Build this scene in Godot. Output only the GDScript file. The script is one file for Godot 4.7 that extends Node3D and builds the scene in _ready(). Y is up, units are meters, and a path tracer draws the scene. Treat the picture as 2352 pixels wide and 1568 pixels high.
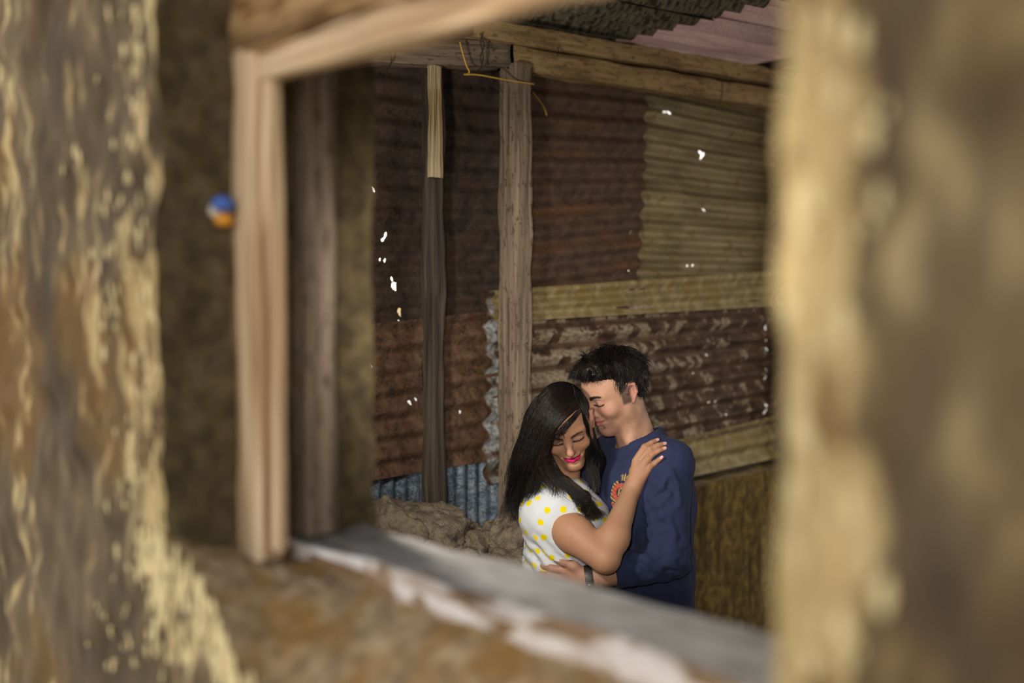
extends Node3D
# A couple embracing inside a corrugated-iron shed, seen through the unglazed window in its plastered front wall.
# World: x runs right along the front wall, -z runs into the shed, y is up.

const YAW := 0.80407          # the camera looks left along the wall by 46 degrees
const PITCH := -0.0498
const FOCAL := 2286.67
const EYE := Vector3(0, 1.84, 0)
const SIDE := -2.6            # inner plane of the side wall
const COUPLE := 2.7           # distance of the couple

var M := {}
var rng := RandomNumberGenerator.new()
var cam_basis := Basis()

func _ready():
	rng.seed = 11
	cam_basis = Basis.from_euler(Vector3(PITCH, YAW, 0))
	setup_camera_light()
	make_materials()
	var t0 := Time.get_ticks_msec()
	build_front_wall()
	build_window()
	build_side_wall()
	build_roof()
	build_shell()
	print("shell ", Time.get_ticks_msec() - t0)
	build_couple()
	print("all ", Time.get_ticks_msec() - t0)

func setup_camera_light():
	var cam := Camera3D.new()
	cam.name = "camera"
	add_child(cam)
	cam.position = EYE
	cam.basis = cam_basis
	cam.fov = 37.85
	cam.near = 0.05
	var at := CameraAttributesPhysical.new()
	at.frustum_focal_length = 35.0
	at.frustum_focus_distance = 2.70
	at.exposure_aperture = 1.5
	at.exposure_shutter_speed = 100.0
	at.frustum_near = 0.05
	at.frustum_far = 200.0
	cam.attributes = at
	cam.current = true
	var env := Environment.new()
	env.background_mode = Environment.BG_SKY
	var sky := Sky.new()
	var sm := ProceduralSkyMaterial.new()
	sm.sky_top_color = Color(0.70, 0.73, 0.78)
	sm.sky_horizon_color = Color(1.0, 0.95, 0.87)
	sm.sky_curve = 0.2
	sm.ground_horizon_color = Color(0.70, 0.60, 0.46)
	sm.ground_bottom_color = Color(0.50, 0.42, 0.31)
	sm.sun_angle_max = 1.0
	sky.sky_material = sm
	env.sky = sky
	env.background_energy_multiplier = 2.5
	env.tonemap_mode = Environment.TONE_MAPPER_LINEAR
	env.tonemap_exposure = 1.0
	env.sdfgi_enabled = true
	env.ssao_enabled = true
	env.ssil_enabled = true
	var we := WorldEnvironment.new()
	we.name = "environment"
	we.environment = env
	add_child(we)
	# low warm sun grazing the outside of the front wall
	var sun := DirectionalLight3D.new()
	sun.name = "sun"
	add_child(sun)
	sun.look_at_from_position(Vector3(-4.0, 2.6, 1.6), Vector3.ZERO)
	sun.light_color = Color(1.0, 0.86, 0.62)
	sun.light_energy = 0.12
	sun.light_angular_distance = 2.0
	sun.shadow_enabled = true
	# two unseen lamps standing in for flashes: one beside the camera shot through the window, one without any fitting just inside, behind the left jamb
	var fl := SpotLight3D.new()
	fl.name = "flash_lamp"
	add_child(fl)
	fl.position = Vector3(-0.12, 1.93, 0.0)
	fl.look_at(fl.position + Vector3(-sin(0.665), -0.095, -cos(0.665)))
	fl.spot_angle = 17.6
	fl.spot_angle_attenuation = 1.0
	fl.spot_range = 12.0
	fl.spot_attenuation = 2.0
	fl.light_energy = 6.6
	var key := OmniLight3D.new()
	key.name = "unseen_key_lamp"
	add_child(key)
	key.position = Vector3(-1.58, 1.90, -0.94)
	key.omni_range = 12.0
	key.omni_attenuation = 2.0
	key.light_energy = 1.3
	for l: Light3D in [fl, key]:
		l.light_color = Color(1.0, 0.965, 0.91)
		l.light_size = 0.05
		l.shadow_enabled = true

# ---------------------------------------------------------------- helpers
func ray(px: float, py: float) -> Vector3:
	return cam_basis * Vector3((px - 1176.0) / FOCAL, (784.0 - py) / FOCAL, -1.0)

func on_side(px: float, py: float, off := 0.0) -> Vector3:      # a point of the side wall, off metres into the room
	var r := ray(px, py)
	return EYE + r * ((SIDE + off) / r.x)

func on_front(px: float, py: float, w: float) -> Vector3:       # a point of a plane parallel to the front wall
	var r := ray(px, py)
	return EYE + r * (-w / r.z)

func loc(px: float, py: float, t := 0.0) -> Vector3:            # a point near the couple: x right, y up, z nearer
	var r := Basis(Vector3.UP, -YAW) * ray(px, py)
	var k := (COUPLE - t) / -r.z
	return Vector3(r.x * k, EYE.y + r.y * k, t)

func tag(o: Node, label := "", category := "", group := "", kind := "") -> Node:
	if label: o.set_meta("label", label)
	if category: o.set_meta("category", category)
	if group: o.set_meta("group", group)
	if kind: o.set_meta("kind", kind)
	return o

func base(called: String, at := Vector3.ZERO, parent: Node = self) -> Node3D:
	var o := Node3D.new()
	o.name = numbered(called, parent)
	parent.add_child(o, true)
	o.position = at
	return o

func numbered(called: String, parent: Node) -> String:
	if not parent.has_node(called): return called
	var k := 1
	while parent.has_node("%s_%03d" % [called, k]): k += 1
	return "%s_%03d" % [called, k]

func put(mesh: Mesh, called: String, mat: Material, parent: Node = self) -> MeshInstance3D:
	var o := MeshInstance3D.new()
	o.mesh = mesh
	o.material_override = mat
	o.name = numbered(called, parent)
	parent.add_child(o, true)
	return o

class Geo:                     # packed arrays of one surface
	var v := PackedVector3Array()
	var n := PackedVector3Array()
	var c := PackedColorArray()
	var uv := PackedVector2Array()
	var idx := PackedInt32Array()
	func add(o: Geo, xf := Transform3D(), paint := Color(0, 0, 0, 0)) -> void:
		var b := v.size()
		for i in o.v.size():
			v.append(xf * o.v[i])
			n.append((xf.basis * o.n[i]).normalized())
			uv.append(o.uv[i] if o.uv.size() else Vector2(o.v[i].x, o.v[i].y))
			c.append(paint if paint.a > 0 else (o.c[i] if o.c.size() else Color.WHITE))
		for i in o.idx: idx.append(i + b)
	func smooth() -> void:
		n.resize(v.size())
		n.fill(Vector3.ZERO)
		for i in range(0, idx.size(), 3):
			var a := idx[i]
			var b := idx[i + 1]
			var d := idx[i + 2]
			var f := (v[d] - v[a]).cross(v[b] - v[a])
			n[a] += f
			n[b] += f
			n[d] += f
		for i in n.size(): n[i] = n[i].normalized()
	func mesh() -> ArrayMesh:
		var a := []
		a.resize(Mesh.ARRAY_MAX)
		a[Mesh.ARRAY_VERTEX] = v
		if n.size() != v.size(): smooth()
		a[Mesh.ARRAY_NORMAL] = n
		if c.size() == v.size(): a[Mesh.ARRAY_COLOR] = c
		if uv.size() == v.size(): a[Mesh.ARRAY_TEX_UV] = uv
		a[Mesh.ARRAY_INDEX] = idx
		var m := ArrayMesh.new()
		m.add_surface_from_arrays(Mesh.PRIMITIVE_TRIANGLES, a)
		return m

# a worn timber: box along its own x, chamfered, each long face gridded and roughened; uv runs along the grain in metres
func timber(a: Vector3, b: Vector3, up: Vector3, wide: float, high: float, seed_ := 1, rough := 0.0025, bevel := 0.006) -> ArrayMesh:
	var ax := (b - a)
	var L := ax.length()
	ax /= L
	var side := ax.cross(up).normalized()
	var u2 := side.cross(ax)
	var ring: Array[Vector2] = []
	var hw := wide * 0.5
	var hh := high * 0.5
	var bv := minf(bevel, minf(hw, hh) * 0.6)
	for q in [[1, 1], [-1, 1], [-1, -1], [1, -1]]:
		var cx: float = q[0] * (hw - bv)
		var cy: float = q[1] * (hh - bv)
		var a0 := Vector2(q[0], q[1]).angle() - PI / 4
		for k in 3:
			ring.append(Vector2(cx, cy) + Vector2.from_angle(a0 + k * PI / 4) * bv)
	var full: Array[Vector2] = []                # extra points along the flat sides
	for i in ring.size():
		var p := ring[i]
		var q2 := ring[(i + 1) % ring.size()]
		full.append(p)
		var k := int((q2 - p).length() / 0.02)
		for j in range(1, k): full.append(p.lerp(q2, float(j) / k))
	var nz := FastNoiseLite.new()
	nz.seed = seed_
	nz.frequency = 9.0
	var steps := maxi(2, int(L / 0.025))
	var g := Geo.new()
	var m := full.size()
	var per := 0.0
	for s in steps + 1:
		var x := L * s / steps
		per = 0.0
		for i in m + 1:
			var q := full[i % m]
			var r := 1.0 + nz.get_noise_3d(x * 0.35 + seed_, q.x * 5, q.y * 5) * rough / minf(hw, hh) * 2.0
			g.v.append(a + ax * x + side * q.x * r + u2 * q.y * r)
			g.uv.append(Vector2(x, per))
			if i < m: per += (full[(i + 1) % m] - q).length()
	for s in steps:
		for i in m:
			var k := s * (m + 1) + i
			g.idx.append_array([k, k + 1, k + m + 1, k + 1, k + m + 2, k + m + 1])
	g.smooth()
	for e in 2:                                # end grain
		var b0 := g.v.size()
		var dirn := ax * (1 if e else -1)
		var c0 := (b if e else a)
		g.v.append(c0)
		g.n.append(dirn)
		g.uv.append(Vector2(0, 0))
		for i in m:
			g.v.append(g.v[e * steps * (m + 1) + i])
			g.n.append(dirn)
			g.uv.append(full[i] * 0.6)
		for i in m:
			var i1 := b0 + 1 + i
			var i2 := b0 + 1 + (i + 1) % m
			g.idx.append_array([b0, i2, i1] if e else [b0, i1, i2])
	return g.mesh()

func tube(pts: PackedVector3Array, r0: float, r1: float, sides := 6) -> Geo:
	var g := Geo.new()
	var last := pts.size() - 1
	var nrm := Vector3.UP
	for i in pts.size():
		var d := (pts[mini(i + 1, last)] - pts[maxi(i - 1, 0)]).normalized()
		nrm = (nrm - d * d.dot(nrm))
		if nrm.length() < 0.01: nrm = d.cross(Vector3.RIGHT)
		nrm = nrm.normalized()
		var bi := d.cross(nrm)
		var r := lerpf(r0, r1, float(i) / last)
		for k in sides:
			var w := nrm * cos(TAU * k / sides) + bi * sin(TAU * k / sides)
			g.v.append(pts[i] + w * r)
			g.n.append(w)
			g.uv.append(Vector2(float(k) / sides, float(i) / last))
	for i in last:
		for k in sides:
			var a := i * sides + k
			var b := i * sides + (k + 1) % sides
			g.idx.append_array([a, a + sides, b, b, a + sides, b + sides])
	return g

func spline(c: Array, steps: int) -> PackedVector3Array:        # Catmull-Rom through the points
	var out := PackedVector3Array()
	var last := c.size() - 1
	for i in steps:
		var f := float(i) / (steps - 1) * last
		var k := mini(int(f), last - 1)
		var p0: Vector3 = c[maxi(k - 1, 0)]
		var p1: Vector3 = c[k]
		var p2: Vector3 = c[k + 1]
		var p3: Vector3 = c[mini(k + 2, last)]
		out.append(p1.cubic_interpolate(p2, p0, p3, f - k))
	return out

# a lump of stone: a subdivided sphere pushed about by noise, with a few flat faces
func stone_mesh(size: Vector3, seed_: int) -> ArrayMesh:
	var r := RandomNumberGenerator.new()
	r.seed = seed_
	var nz := FastNoiseLite.new()
	nz.seed = seed_
	nz.frequency = 1.3
	nz.fractal_octaves = 5
	var cuts: Array[Vector3] = []
	for i in 9: cuts.append(Vector3(r.randfn(), r.randfn(), r.randfn()).normalized())
	var g := Geo.new()
	var R := 44
	for i in R + 1:
		for j in 2 * R:
			var d := Vector3(sin(PI * i / R) * cos(PI * j / R), cos(PI * i / R), sin(PI * i / R) * sin(PI * j / R))
			var k := 1.0
			for c in cuts:
				var q := d.dot(c)
				if q > 0.05: k = minf(k, 0.80 / q)
			k *= 1.0 + nz.get_noise_3dv(d) * 0.32
			g.v.append(d * k * size * 0.5)
			g.uv.append(Vector2(float(j) / R, float(i) / R))
	for i in R:
		for j in 2 * R:
			var a := i * 2 * R + j
			var b := i * 2 * R + (j + 1) % (2 * R)
			g.idx.append_array([a, b, a + 2 * R, b, b + 2 * R, a + 2 * R])
	g.smooth()
	return g.mesh()

# ---------------------------------------------------------------- textures
func noise(w: int, h: int, freq: float, seed_: int, oct := 5, sx := 1, sy := 1, kind := FastNoiseLite.TYPE_SIMPLEX_SMOOTH) -> PackedByteArray:
	var f := FastNoiseLite.new()
	f.noise_type = kind
	f.seed = seed_
	f.frequency = freq
	f.fractal_octaves = oct
	var im := f.get_seamless_image(w / sx, h / sy, false, false, 0.12)
	im.convert(Image.FORMAT_L8)
	if sx > 1 or sy > 1: im.resize(w, h, Image.INTERPOLATE_CUBIC)
	return im.get_data()

func ramp(stops: Array) -> PackedByteArray:       # [[place 0..1, Color sRGB], ...] -> 256 rgb triples
	var out := PackedByteArray()
	for i in 256:
		var f := i / 255.0
		var k := 0
		while k < stops.size() - 2 and f > stops[k + 1][0]: k += 1
		var u := clampf((f - stops[k][0]) / maxf(stops[k + 1][0] - stops[k][0], 1e-4), 0, 1)
		var c: Color = (stops[k][1] as Color).lerp(stops[k + 1][1], u)
		out.append_array([int(c.r * 255), int(c.g * 255), int(c.b * 255)])
	return out

# base ramp looked up by a mix of two noises; a second ramp over it where a mask noise passes a threshold
func blend_texture(w: int, h: int, n1: PackedByteArray, n2: PackedByteArray, r1: PackedByteArray, mask := PackedByteArray(), cut := 0, soft := 12, r2 := PackedByteArray()) -> ImageTexture:
	var d := PackedByteArray()
	d.resize(w * h * 3)
	var has := mask.size() > 0
	for i in w * h:
		var a := (n1[i] * 5 + n2[i] * 3) >> 3
		var k := a * 3
		var o := i * 3
		var r := r1[k]
		var g := r1[k + 1]
		var b := r1[k + 2]
		if has:
			var m := (mask[i] * 3 + n2[i]) / 4 - cut
			if m > 0:
				var f := mini(256, m * 256 / soft)
				var q := n2[i] * 3
				r += ((r2[q] - r) * f) >> 8
				g += ((r2[q + 1] - g) * f) >> 8
				b += ((r2[q + 2] - b) * f) >> 8
		d[o] = r
		d[o + 1] = g
		d[o + 2] = b
	return ImageTexture.create_from_image(Image.create_from_data(w, h, false, Image.FORMAT_RGB8, d))

func grey_texture(w: int, h: int, d: PackedByteArray) -> ImageTexture:
	return ImageTexture.create_from_image(Image.create_from_data(w, h, false, Image.FORMAT_L8, d))

func mat(tex: Texture2D, rough := 0.9, metal := 0.0, uvs := Vector3.ONE, height: Texture2D = null, depth := 0.1, spec := 0.4) -> StandardMaterial3D:
	var m := StandardMaterial3D.new()
	m.albedo_texture = tex
	m.roughness = rough
	m.metallic = metal
	m.metallic_specular = spec
	m.uv1_scale = uvs
	m.cull_mode = BaseMaterial3D.CULL_DISABLED
	if height:
		m.heightmap_enabled = true
		m.heightmap_texture = height
		m.heightmap_scale = depth
	return m

func tri(m: StandardMaterial3D, scale: float) -> StandardMaterial3D:
	m.uv1_triplanar = true
	m.uv1_world_triplanar = true
	m.uv1_scale = Vector3.ONE * scale
	return m

func c8(r: int, g: int, b: int) -> Color:
	return Color(r / 255.0, g / 255.0, b / 255.0)

func make_materials():
	var W := 512
	var fine := noise(W, W, 0.09, 3, 4)
	var mid := noise(W, W, 0.02, 5, 5)
	var big := noise(W, W, 0.008, 8, 4)
	var cell := noise(W, W, 0.035, 21, 3, 1, 1, FastNoiseLite.TYPE_CELLULAR)
	var grain := noise(W, W, 0.05, 9, 4, 16, 1)          # long along u
	var grain2 := noise(W, W, 0.012, 19, 4, 8, 1)
	var fine_h := grey_texture(W, W, fine)
	var mid_h := grey_texture(W, W, mid)
	var grain_h := grey_texture(W, W, grain)
	# timbers
	M.wood_lintel = mat(blend_texture(W, W, grain2, grain, ramp([[0.2, c8(96, 72, 44)], [0.5, c8(150, 118, 78)], [0.8, c8(182, 150, 106)]]), mid, 140, 40, ramp([[0, c8(80, 56, 32)], [1, c8(140, 102, 58)]])), 0.85, 0, Vector3(1.4, 5, 1), grain_h, 0.12)
	M.wood_pale = mat(blend_texture(W, W, grain2, grain, ramp([[0.2, c8(128, 98, 68)], [0.5, c8(194, 164, 128)], [0.8, c8(222, 200, 170)]])), 0.8, 0, Vector3(1.4, 5, 1), grain_h, 0.12)
	M.wood_brown = mat(blend_texture(W, W, grain2, grain, ramp([[0.2, c8(62, 44, 26)], [0.5, c8(116, 88, 54)], [0.8, c8(150, 118, 76)]]), mid, 135, 30, ramp([[0, c8(60, 40, 22)], [1, c8(120, 84, 44)]])), 0.85, 0, Vector3(1.4, 5, 1), grain_h, 0.12)
	M.wood_grey = mat(blend_texture(W, W, grain2, grain, ramp([[0.2, c8(84, 74, 62)], [0.5, c8(128, 112, 96)], [0.8, c8(150, 134, 116)]]), cell, 150, 20, ramp([[0, c8(70, 58, 46)], [1, c8(96, 80, 64)]])), 0.85, 0, Vector3(1.4, 5, 1), grain_h, 0.15)
	M.wood_dark = mat(blend_texture(W, W, grain2, grain, ramp([[0.2, c8(34, 28, 24)], [0.5, c8(60, 52, 45)], [0.8, c8(84, 74, 64)]])), 0.85, 0, Vector3(1.4, 5, 1), grain_h, 0.15)
	M.wood_beam = mat(blend_texture(W, W, grain2, fine, ramp([[0.2, c8(104, 84, 54)], [0.5, c8(156, 130, 90)], [0.8, c8(180, 154, 112)]]), mid, 150, 60, ramp([[0, c8(92, 74, 48)], [1, c8(124, 98, 62)]])), 0.85, 0, Vector3(1.4, 4, 1), grain_h, 0.15)
	M.wood_batten = mat(blend_texture(W, W, grain2, grain, ramp([[0.25, c8(96, 74, 44)], [0.5, c8(168, 146, 108)], [0.75, c8(196, 184, 160)]])), 0.85, 0, Vector3(2, 9, 1), grain_h, 0.2)
	M.sill = mat(blend_texture(W, W, mid, fine, ramp([[0.2, c8(112, 109, 105)], [0.5, c8(136, 133, 129)], [0.8, c8(154, 152, 148)]])), 0.85, 0, Vector3(1.5, 3, 1), fine_h, 0.05)
	M.sill_white = mat(blend_texture(W, W, grain2, mid, ramp([[0.25, c8(150, 128, 110)], [0.5, c8(206, 196, 188)], [0.8, c8(226, 222, 220)]]), big, 140, 25, ramp([[0, c8(100, 74, 46)], [1, c8(150, 122, 92)]])), 0.8, 0, Vector3(1.5, 3, 1), fine_h, 0.05)
	# sheet metal, each ramp its own rust
	M.rust_dark = mat(blend_texture(W, W, mid, fine, ramp([[0.2, c8(38, 30, 27)], [0.5, c8(58, 47, 41)], [0.8, c8(74, 60, 52)]]), big, 138, 30, ramp([[0, c8(56, 43, 35)], [1, c8(76, 58, 46)]])), 0.75, 0, Vector3(1.2, 1.2, 1), fine_h, 0.06)
	M.rust_warm = mat(blend_texture(W, W, mid, fine, ramp([[0.2, c8(54, 41, 33)], [0.45, c8(86, 65, 50)], [0.8, c8(112, 87, 69)]]), cell, 120, 40, ramp([[0, c8(50, 34, 24)], [1, c8(112, 80, 56)]])), 0.7, 0, Vector3(1.6, 1.6, 1), fine_h, 0.08)
	M.rust_red = mat(blend_texture(W, W, mid, fine, ramp([[0.2, c8(60, 45, 37)], [0.5, c8(80, 61, 48)], [0.8, c8(97, 74, 57)]]), grain2, 150, 70, ramp([[0, c8(86, 58, 36)], [1, c8(112, 76, 44)]])), 0.75, 0, Vector3(1.3, 1.3, 1), fine_h, 0.06)
	M.zinc_olive = mat(blend_texture(W, W, grain2, fine, ramp([[0.2, c8(104, 93, 66)], [0.5, c8(133, 120, 88)], [0.8, c8(156, 143, 110)]]), mid, 160, 30, ramp([[0, c8(108, 88, 54)], [1, c8(138, 116, 76)]])), 0.65, 0.15, Vector3(1.2, 1.2, 1), fine_h, 0.03)
	M.zinc_cream = mat(blend_texture(W, W, mid, fine, ramp([[0.2, c8(116, 102, 68)], [0.5, c8(146, 131, 92)], [0.8, c8(170, 157, 120)]]), big, 140, 40, ramp([[0, c8(120, 102, 58)], [1, c8(150, 132, 82)]])), 0.65, 0.1, Vector3(1.5, 1.5, 1), fine_h, 0.03)
	M.zinc_blue = mat(blend_texture(W, W, cell, fine, ramp([[0.2, c8(58, 66, 76)], [0.5, c8(104, 118, 134)], [0.8, c8(150, 166, 184)]]), mid, 150, 20, ramp([[0, c8(70, 74, 80)], [1, c8(170, 184, 198)]])), 0.42, 0.55, Vector3(2.5, 2.5, 1), fine_h, 0.05)
	M.zinc_pale = mat(blend_texture(W, W, mid, fine, ramp([[0.2, c8(110, 112, 112)], [0.5, c8(150, 152, 152)], [0.8, c8(172, 174, 172)]]), big, 150, 20, ramp([[0, c8(90, 62, 44)], [1, c8(120, 90, 70)]])), 0.6, 0.2, Vector3(1.5, 1.5, 1), fine_h, 0.03)
	M.rust_patch = mat(patch_texture(), 0.7, 0.0, Vector3.ONE, fine_h, 0.06)
	M.roof_dark = mat(blend_texture(W, W, cell, fine, ramp([[0.2, c8(66, 62, 50)], [0.5, c8(98, 92, 76)], [0.8, c8(124, 118, 100)]]), mid, 140, 20, ramp([[0, c8(30, 28, 22)], [1, c8(62, 56, 42)]])), 0.9, 0, Vector3(2.5, 2.5, 1), fine_h, 0.015)
	M.roof_pink = mat(blend_texture(W, W, grain2, fine, ramp([[0.2, c8(150, 128, 124)], [0.5, c8(182, 160, 154)], [0.8, c8(200, 180, 172)]])), 0.8, 0, Vector3(1.2, 1.2, 1), fine_h, 0.03)
	(M.roof_pink as StandardMaterial3D).backlight_enabled = true      # thin translucent sheeting
	(M.roof_pink as StandardMaterial3D).backlight = Color(0.60, 0.52, 0.50)
	# masonry
	M.plaster = wall_material()
	M.reveal = tri(mat(blend_texture(W, W, mid, fine, ramp([[0.2, c8(50, 42, 28)], [0.5, c8(80, 69, 48)], [0.8, c8(104, 90, 62)]]), cell, 130, 40, ramp([[0, c8(70, 58, 34)], [1, c8(94, 80, 50)]])), 0.95, 0, Vector3.ONE, mid_h, 0.4), 2.2)
	M.sill_earth = tri(mat(blend_texture(W, W, mid, cell, ramp([[0.2, c8(96, 80, 58)], [0.5, c8(146, 122, 90)], [0.8, c8(184, 164, 134)]]), big, 130, 30, ramp([[0, c8(112, 80, 36)], [1, c8(150, 116, 66)]])), 0.95, 0, Vector3.ONE, mid_h, 0.5), 3.0)
	M.moss = tri(mat(blend_texture(W, W, mid, fine, ramp([[0.2, c8(64, 50, 22)], [0.5, c8(106, 86, 40)], [0.8, c8(140, 116, 58)]]), noise(W, W, 0.02, 33, 4, 1, 8), 130, 40, ramp([[0, c8(44, 36, 20)], [1, c8(96, 76, 34)]])), 0.95, 0, Vector3.ONE, mid_h, 0.3), 1.6)
	M.stone = tri(mat(blend_texture(W, W, mid, fine, ramp([[0.2, c8(74, 66, 56)], [0.5, c8(112, 102, 88)], [0.8, c8(146, 136, 118)]])), 0.95, 0, Vector3.ONE, fine_h, 0.5), 3.0)
	M.earth = tri(mat(blend_texture(W, W, mid, fine, ramp([[0.2, c8(90, 74, 56)], [0.5, c8(128, 108, 84)], [0.8, c8(156, 136, 110)]])), 0.95, 0, Vector3.ONE, mid_h, 0.6), 0.8)
	M.sand = tri(mat(blend_texture(W, W, mid, fine, ramp([[0.2, c8(186, 174, 152)], [0.5, c8(208, 198, 178)], [0.8, c8(224, 216, 200)]])), 0.95), 0.5)  # extra brightness put into the colour, seen through the sheet holes
	# cloth
	var weave := PackedByteArray()
	weave.resize(64 * 64)
	for y in 64:
		for x in 64: weave[y * 64 + x] = int(128 + 60 * sin(x * TAU / 8) * sin(y * TAU / 8) + 30 * sin((x + y) * TAU / 4))
	M.weave_h = grey_texture(64, 64, weave)
	M.fine_h = fine_h

# grey paint left in bricklike patches on a rusty sheet
func patch_texture() -> ImageTexture:
	var w := 1024
	var h := 512
	var n1 := noise(w, h, 0.015, 41, 5)
	var n2 := noise(w, h, 0.06, 42, 4)
	var n3 := noise(w, h, 0.022, 43, 3)
	var d := PackedByteArray()
	d.resize(w * h * 3)
	var rust := ramp([[0.2, c8(48, 35, 27)], [0.5, c8(82, 60, 44)], [0.8, c8(108, 82, 60)]])
	var grey := ramp([[0.2, c8(106, 94, 77)], [0.5, c8(142, 128, 108)], [0.8, c8(166, 153, 133)]])
	var zinc := ramp([[0.2, c8(112, 114, 114)], [0.5, c8(156, 160, 162)], [0.8, c8(180, 184, 186)]])
	for y in h:
		var v := float(y) / h
		for x in w:
			var i := y * w + x
			var u := float(x) / w
			var a := (n1[i] * 5 + n2[i] * 3) >> 3
			var brk := n3[(int(v * 8.0 + 0.25) * 61 % h) * w + x] - 128         # each crown has its own bare gaps
			var groove := (0.5 - absf(fposmod(v * 8.0 + 0.25, 1.0) - 0.5) - 0.09 - (n2[i] - 128) / 700.0) * 4.0
			var keep := minf(groove, 0.98 - u * 1.95 + brk / 75.0 + (n1[i] - 128) / 85.0) + (n2[i] - 128) / 320.0
			if u < 0.09: keep = 0.40 + (n1[i] - 128) / 220.0 - sstep(0.015, 0.0, u) * 0.5
			var f := clampi(int(keep * 700), 0, 245)
			var q := n2[i] * 3
			var over := zinc if u < 0.09 else grey
			for c in 3:
				d[i * 3 + c] = rust[a * 3 + c] + (((over[q + c] - rust[a * 3 + c]) * f) >> 8)
	return ImageTexture.create_from_image(Image.create_from_data(w, h, false, Image.FORMAT_RGB8, d))

# weathered grey-brown plaster with ochre stains; a border of old cream paint round the opening, flaked into chips
func wall_material() -> StandardMaterial3D:
	var w := 880
	var h := 660
	var n1 := noise(w, h, 0.012, 51, 5)
	var n2 := noise(w, h, 0.05, 52, 4)
	var n3 := noise(w, h, 0.02, 53, 4, 1, 4)
	var n4 := noise(w, h, 0.006, 54, 3)
	var n5 := noise(w, h, 0.11, 55, 3, 1, 3)
	var d := PackedByteArray()
	d.resize(w * h * 3)
	var grey := ramp([[0.2, c8(58, 47, 34)], [0.5, c8(94, 79, 58)], [0.8, c8(132, 114, 86)]])
	var ochre := ramp([[0, c8(104, 70, 28)], [1, c8(140, 100, 46)]])
	var cream := ramp([[0, c8(164, 140, 92)], [1, c8(204, 184, 136)]])
	for y in h:
		var Y := 3.0 - 3.0 * y / h                      # metres up the wall
		for x in w:
			var i := y * w + x
			var X := -3.0 + 4.0 * x / w                # metres along it
			var a := (n1[i] * 3 + n3[i] * 2 + n5[i] * 3) >> 3
			var r: int = grey[a * 3]
			var g: int = grey[a * 3 + 1]
			var b: int = grey[a * 3 + 2]
			var fo := clampi((n4[i] - 128) * 6 + (n3[i] - 140) * 3, 0, 200)
			fo = fo * (1 if X > -0.26 else 3) / 5
			if fo:
				r += ((ochre[n2[i] * 3] - r) * fo) >> 8
				g += ((ochre[n2[i] * 3 + 1] - g) * fo) >> 8
				b += ((ochre[n2[i] * 3 + 2] - b) * fo) >> 8
			var gap := maxf(maxf(-1.10 - X, X + 0.30), maxf(1.46 - Y, Y - 2.4))
			var band := clampf(1.0 - gap / (0.16 if X < -0.7 else 0.085), 0, 1)
			var fc := clampi(int((n5[i] - 168 + (n3[i] - 128) * 0.7 + band * (62.0 if X < -0.7 else 84.0)) * 4.0), 0, 225)
			if X > -0.24 and Y > 1.3:                  # less cream paint away from the opening
				fc = fc / 2
			if fc:
				r += ((cream[n1[i] * 3] - r) * fc) >> 8
				g += ((cream[n1[i] * 3 + 1] - g) * fc) >> 8
				b += ((cream[n1[i] * 3 + 2] - b) * fc) >> 8
			d[i * 3] = r
			d[i * 3 + 1] = g
			d[i * 3 + 2] = b
	var m := mat(ImageTexture.create_from_image(Image.create_from_data(w, h, false, Image.FORMAT_RGB8, d)), 0.95)
	return m

# ---------------------------------------------------------------- the front wall and its window
var wob: FastNoiseLite

func wobble(p: Vector3) -> Vector3:
	var a := wob.get_noise_3d(p.x, p.y, p.z)
	var b := wob.get_noise_3d(p.x + 40.0, p.y, p.z)
	return p + Vector3(a * 0.014, b * 0.014, (a - b) * 0.013)

func sill_front(x: float) -> float:               # the broken front edge of the masonry sill
	return 1.552 - 0.52 * minf(maxf(x + 1.1, 0.0), 0.25) - 0.05 * maxf(x + 0.85, 0.0)

func patch(g: Geo, n: int, m: int, f: Callable, flip := false):    # f(u, v) -> point
	var b := g.v.size()
	for j in m + 1:
		for i in n + 1:
			var p: Vector3 = f.call(float(i) / n, float(j) / m)
			var q := wobble(p)
			g.v.append(q)
			g.uv.append(Vector2((q.x + 3.0) / 4.0, (3.0 - q.y) / 3.0))
	for j in m:
		for i in n:
			var a := b + j * (n + 1) + i
			if flip: g.idx.append_array([a, a + 1, a + n + 1, a + 1, a + n + 2, a + n + 1])
			else: g.idx.append_array([a, a + n + 1, a + 1, a + 1, a + n + 1, a + n + 2])

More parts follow.
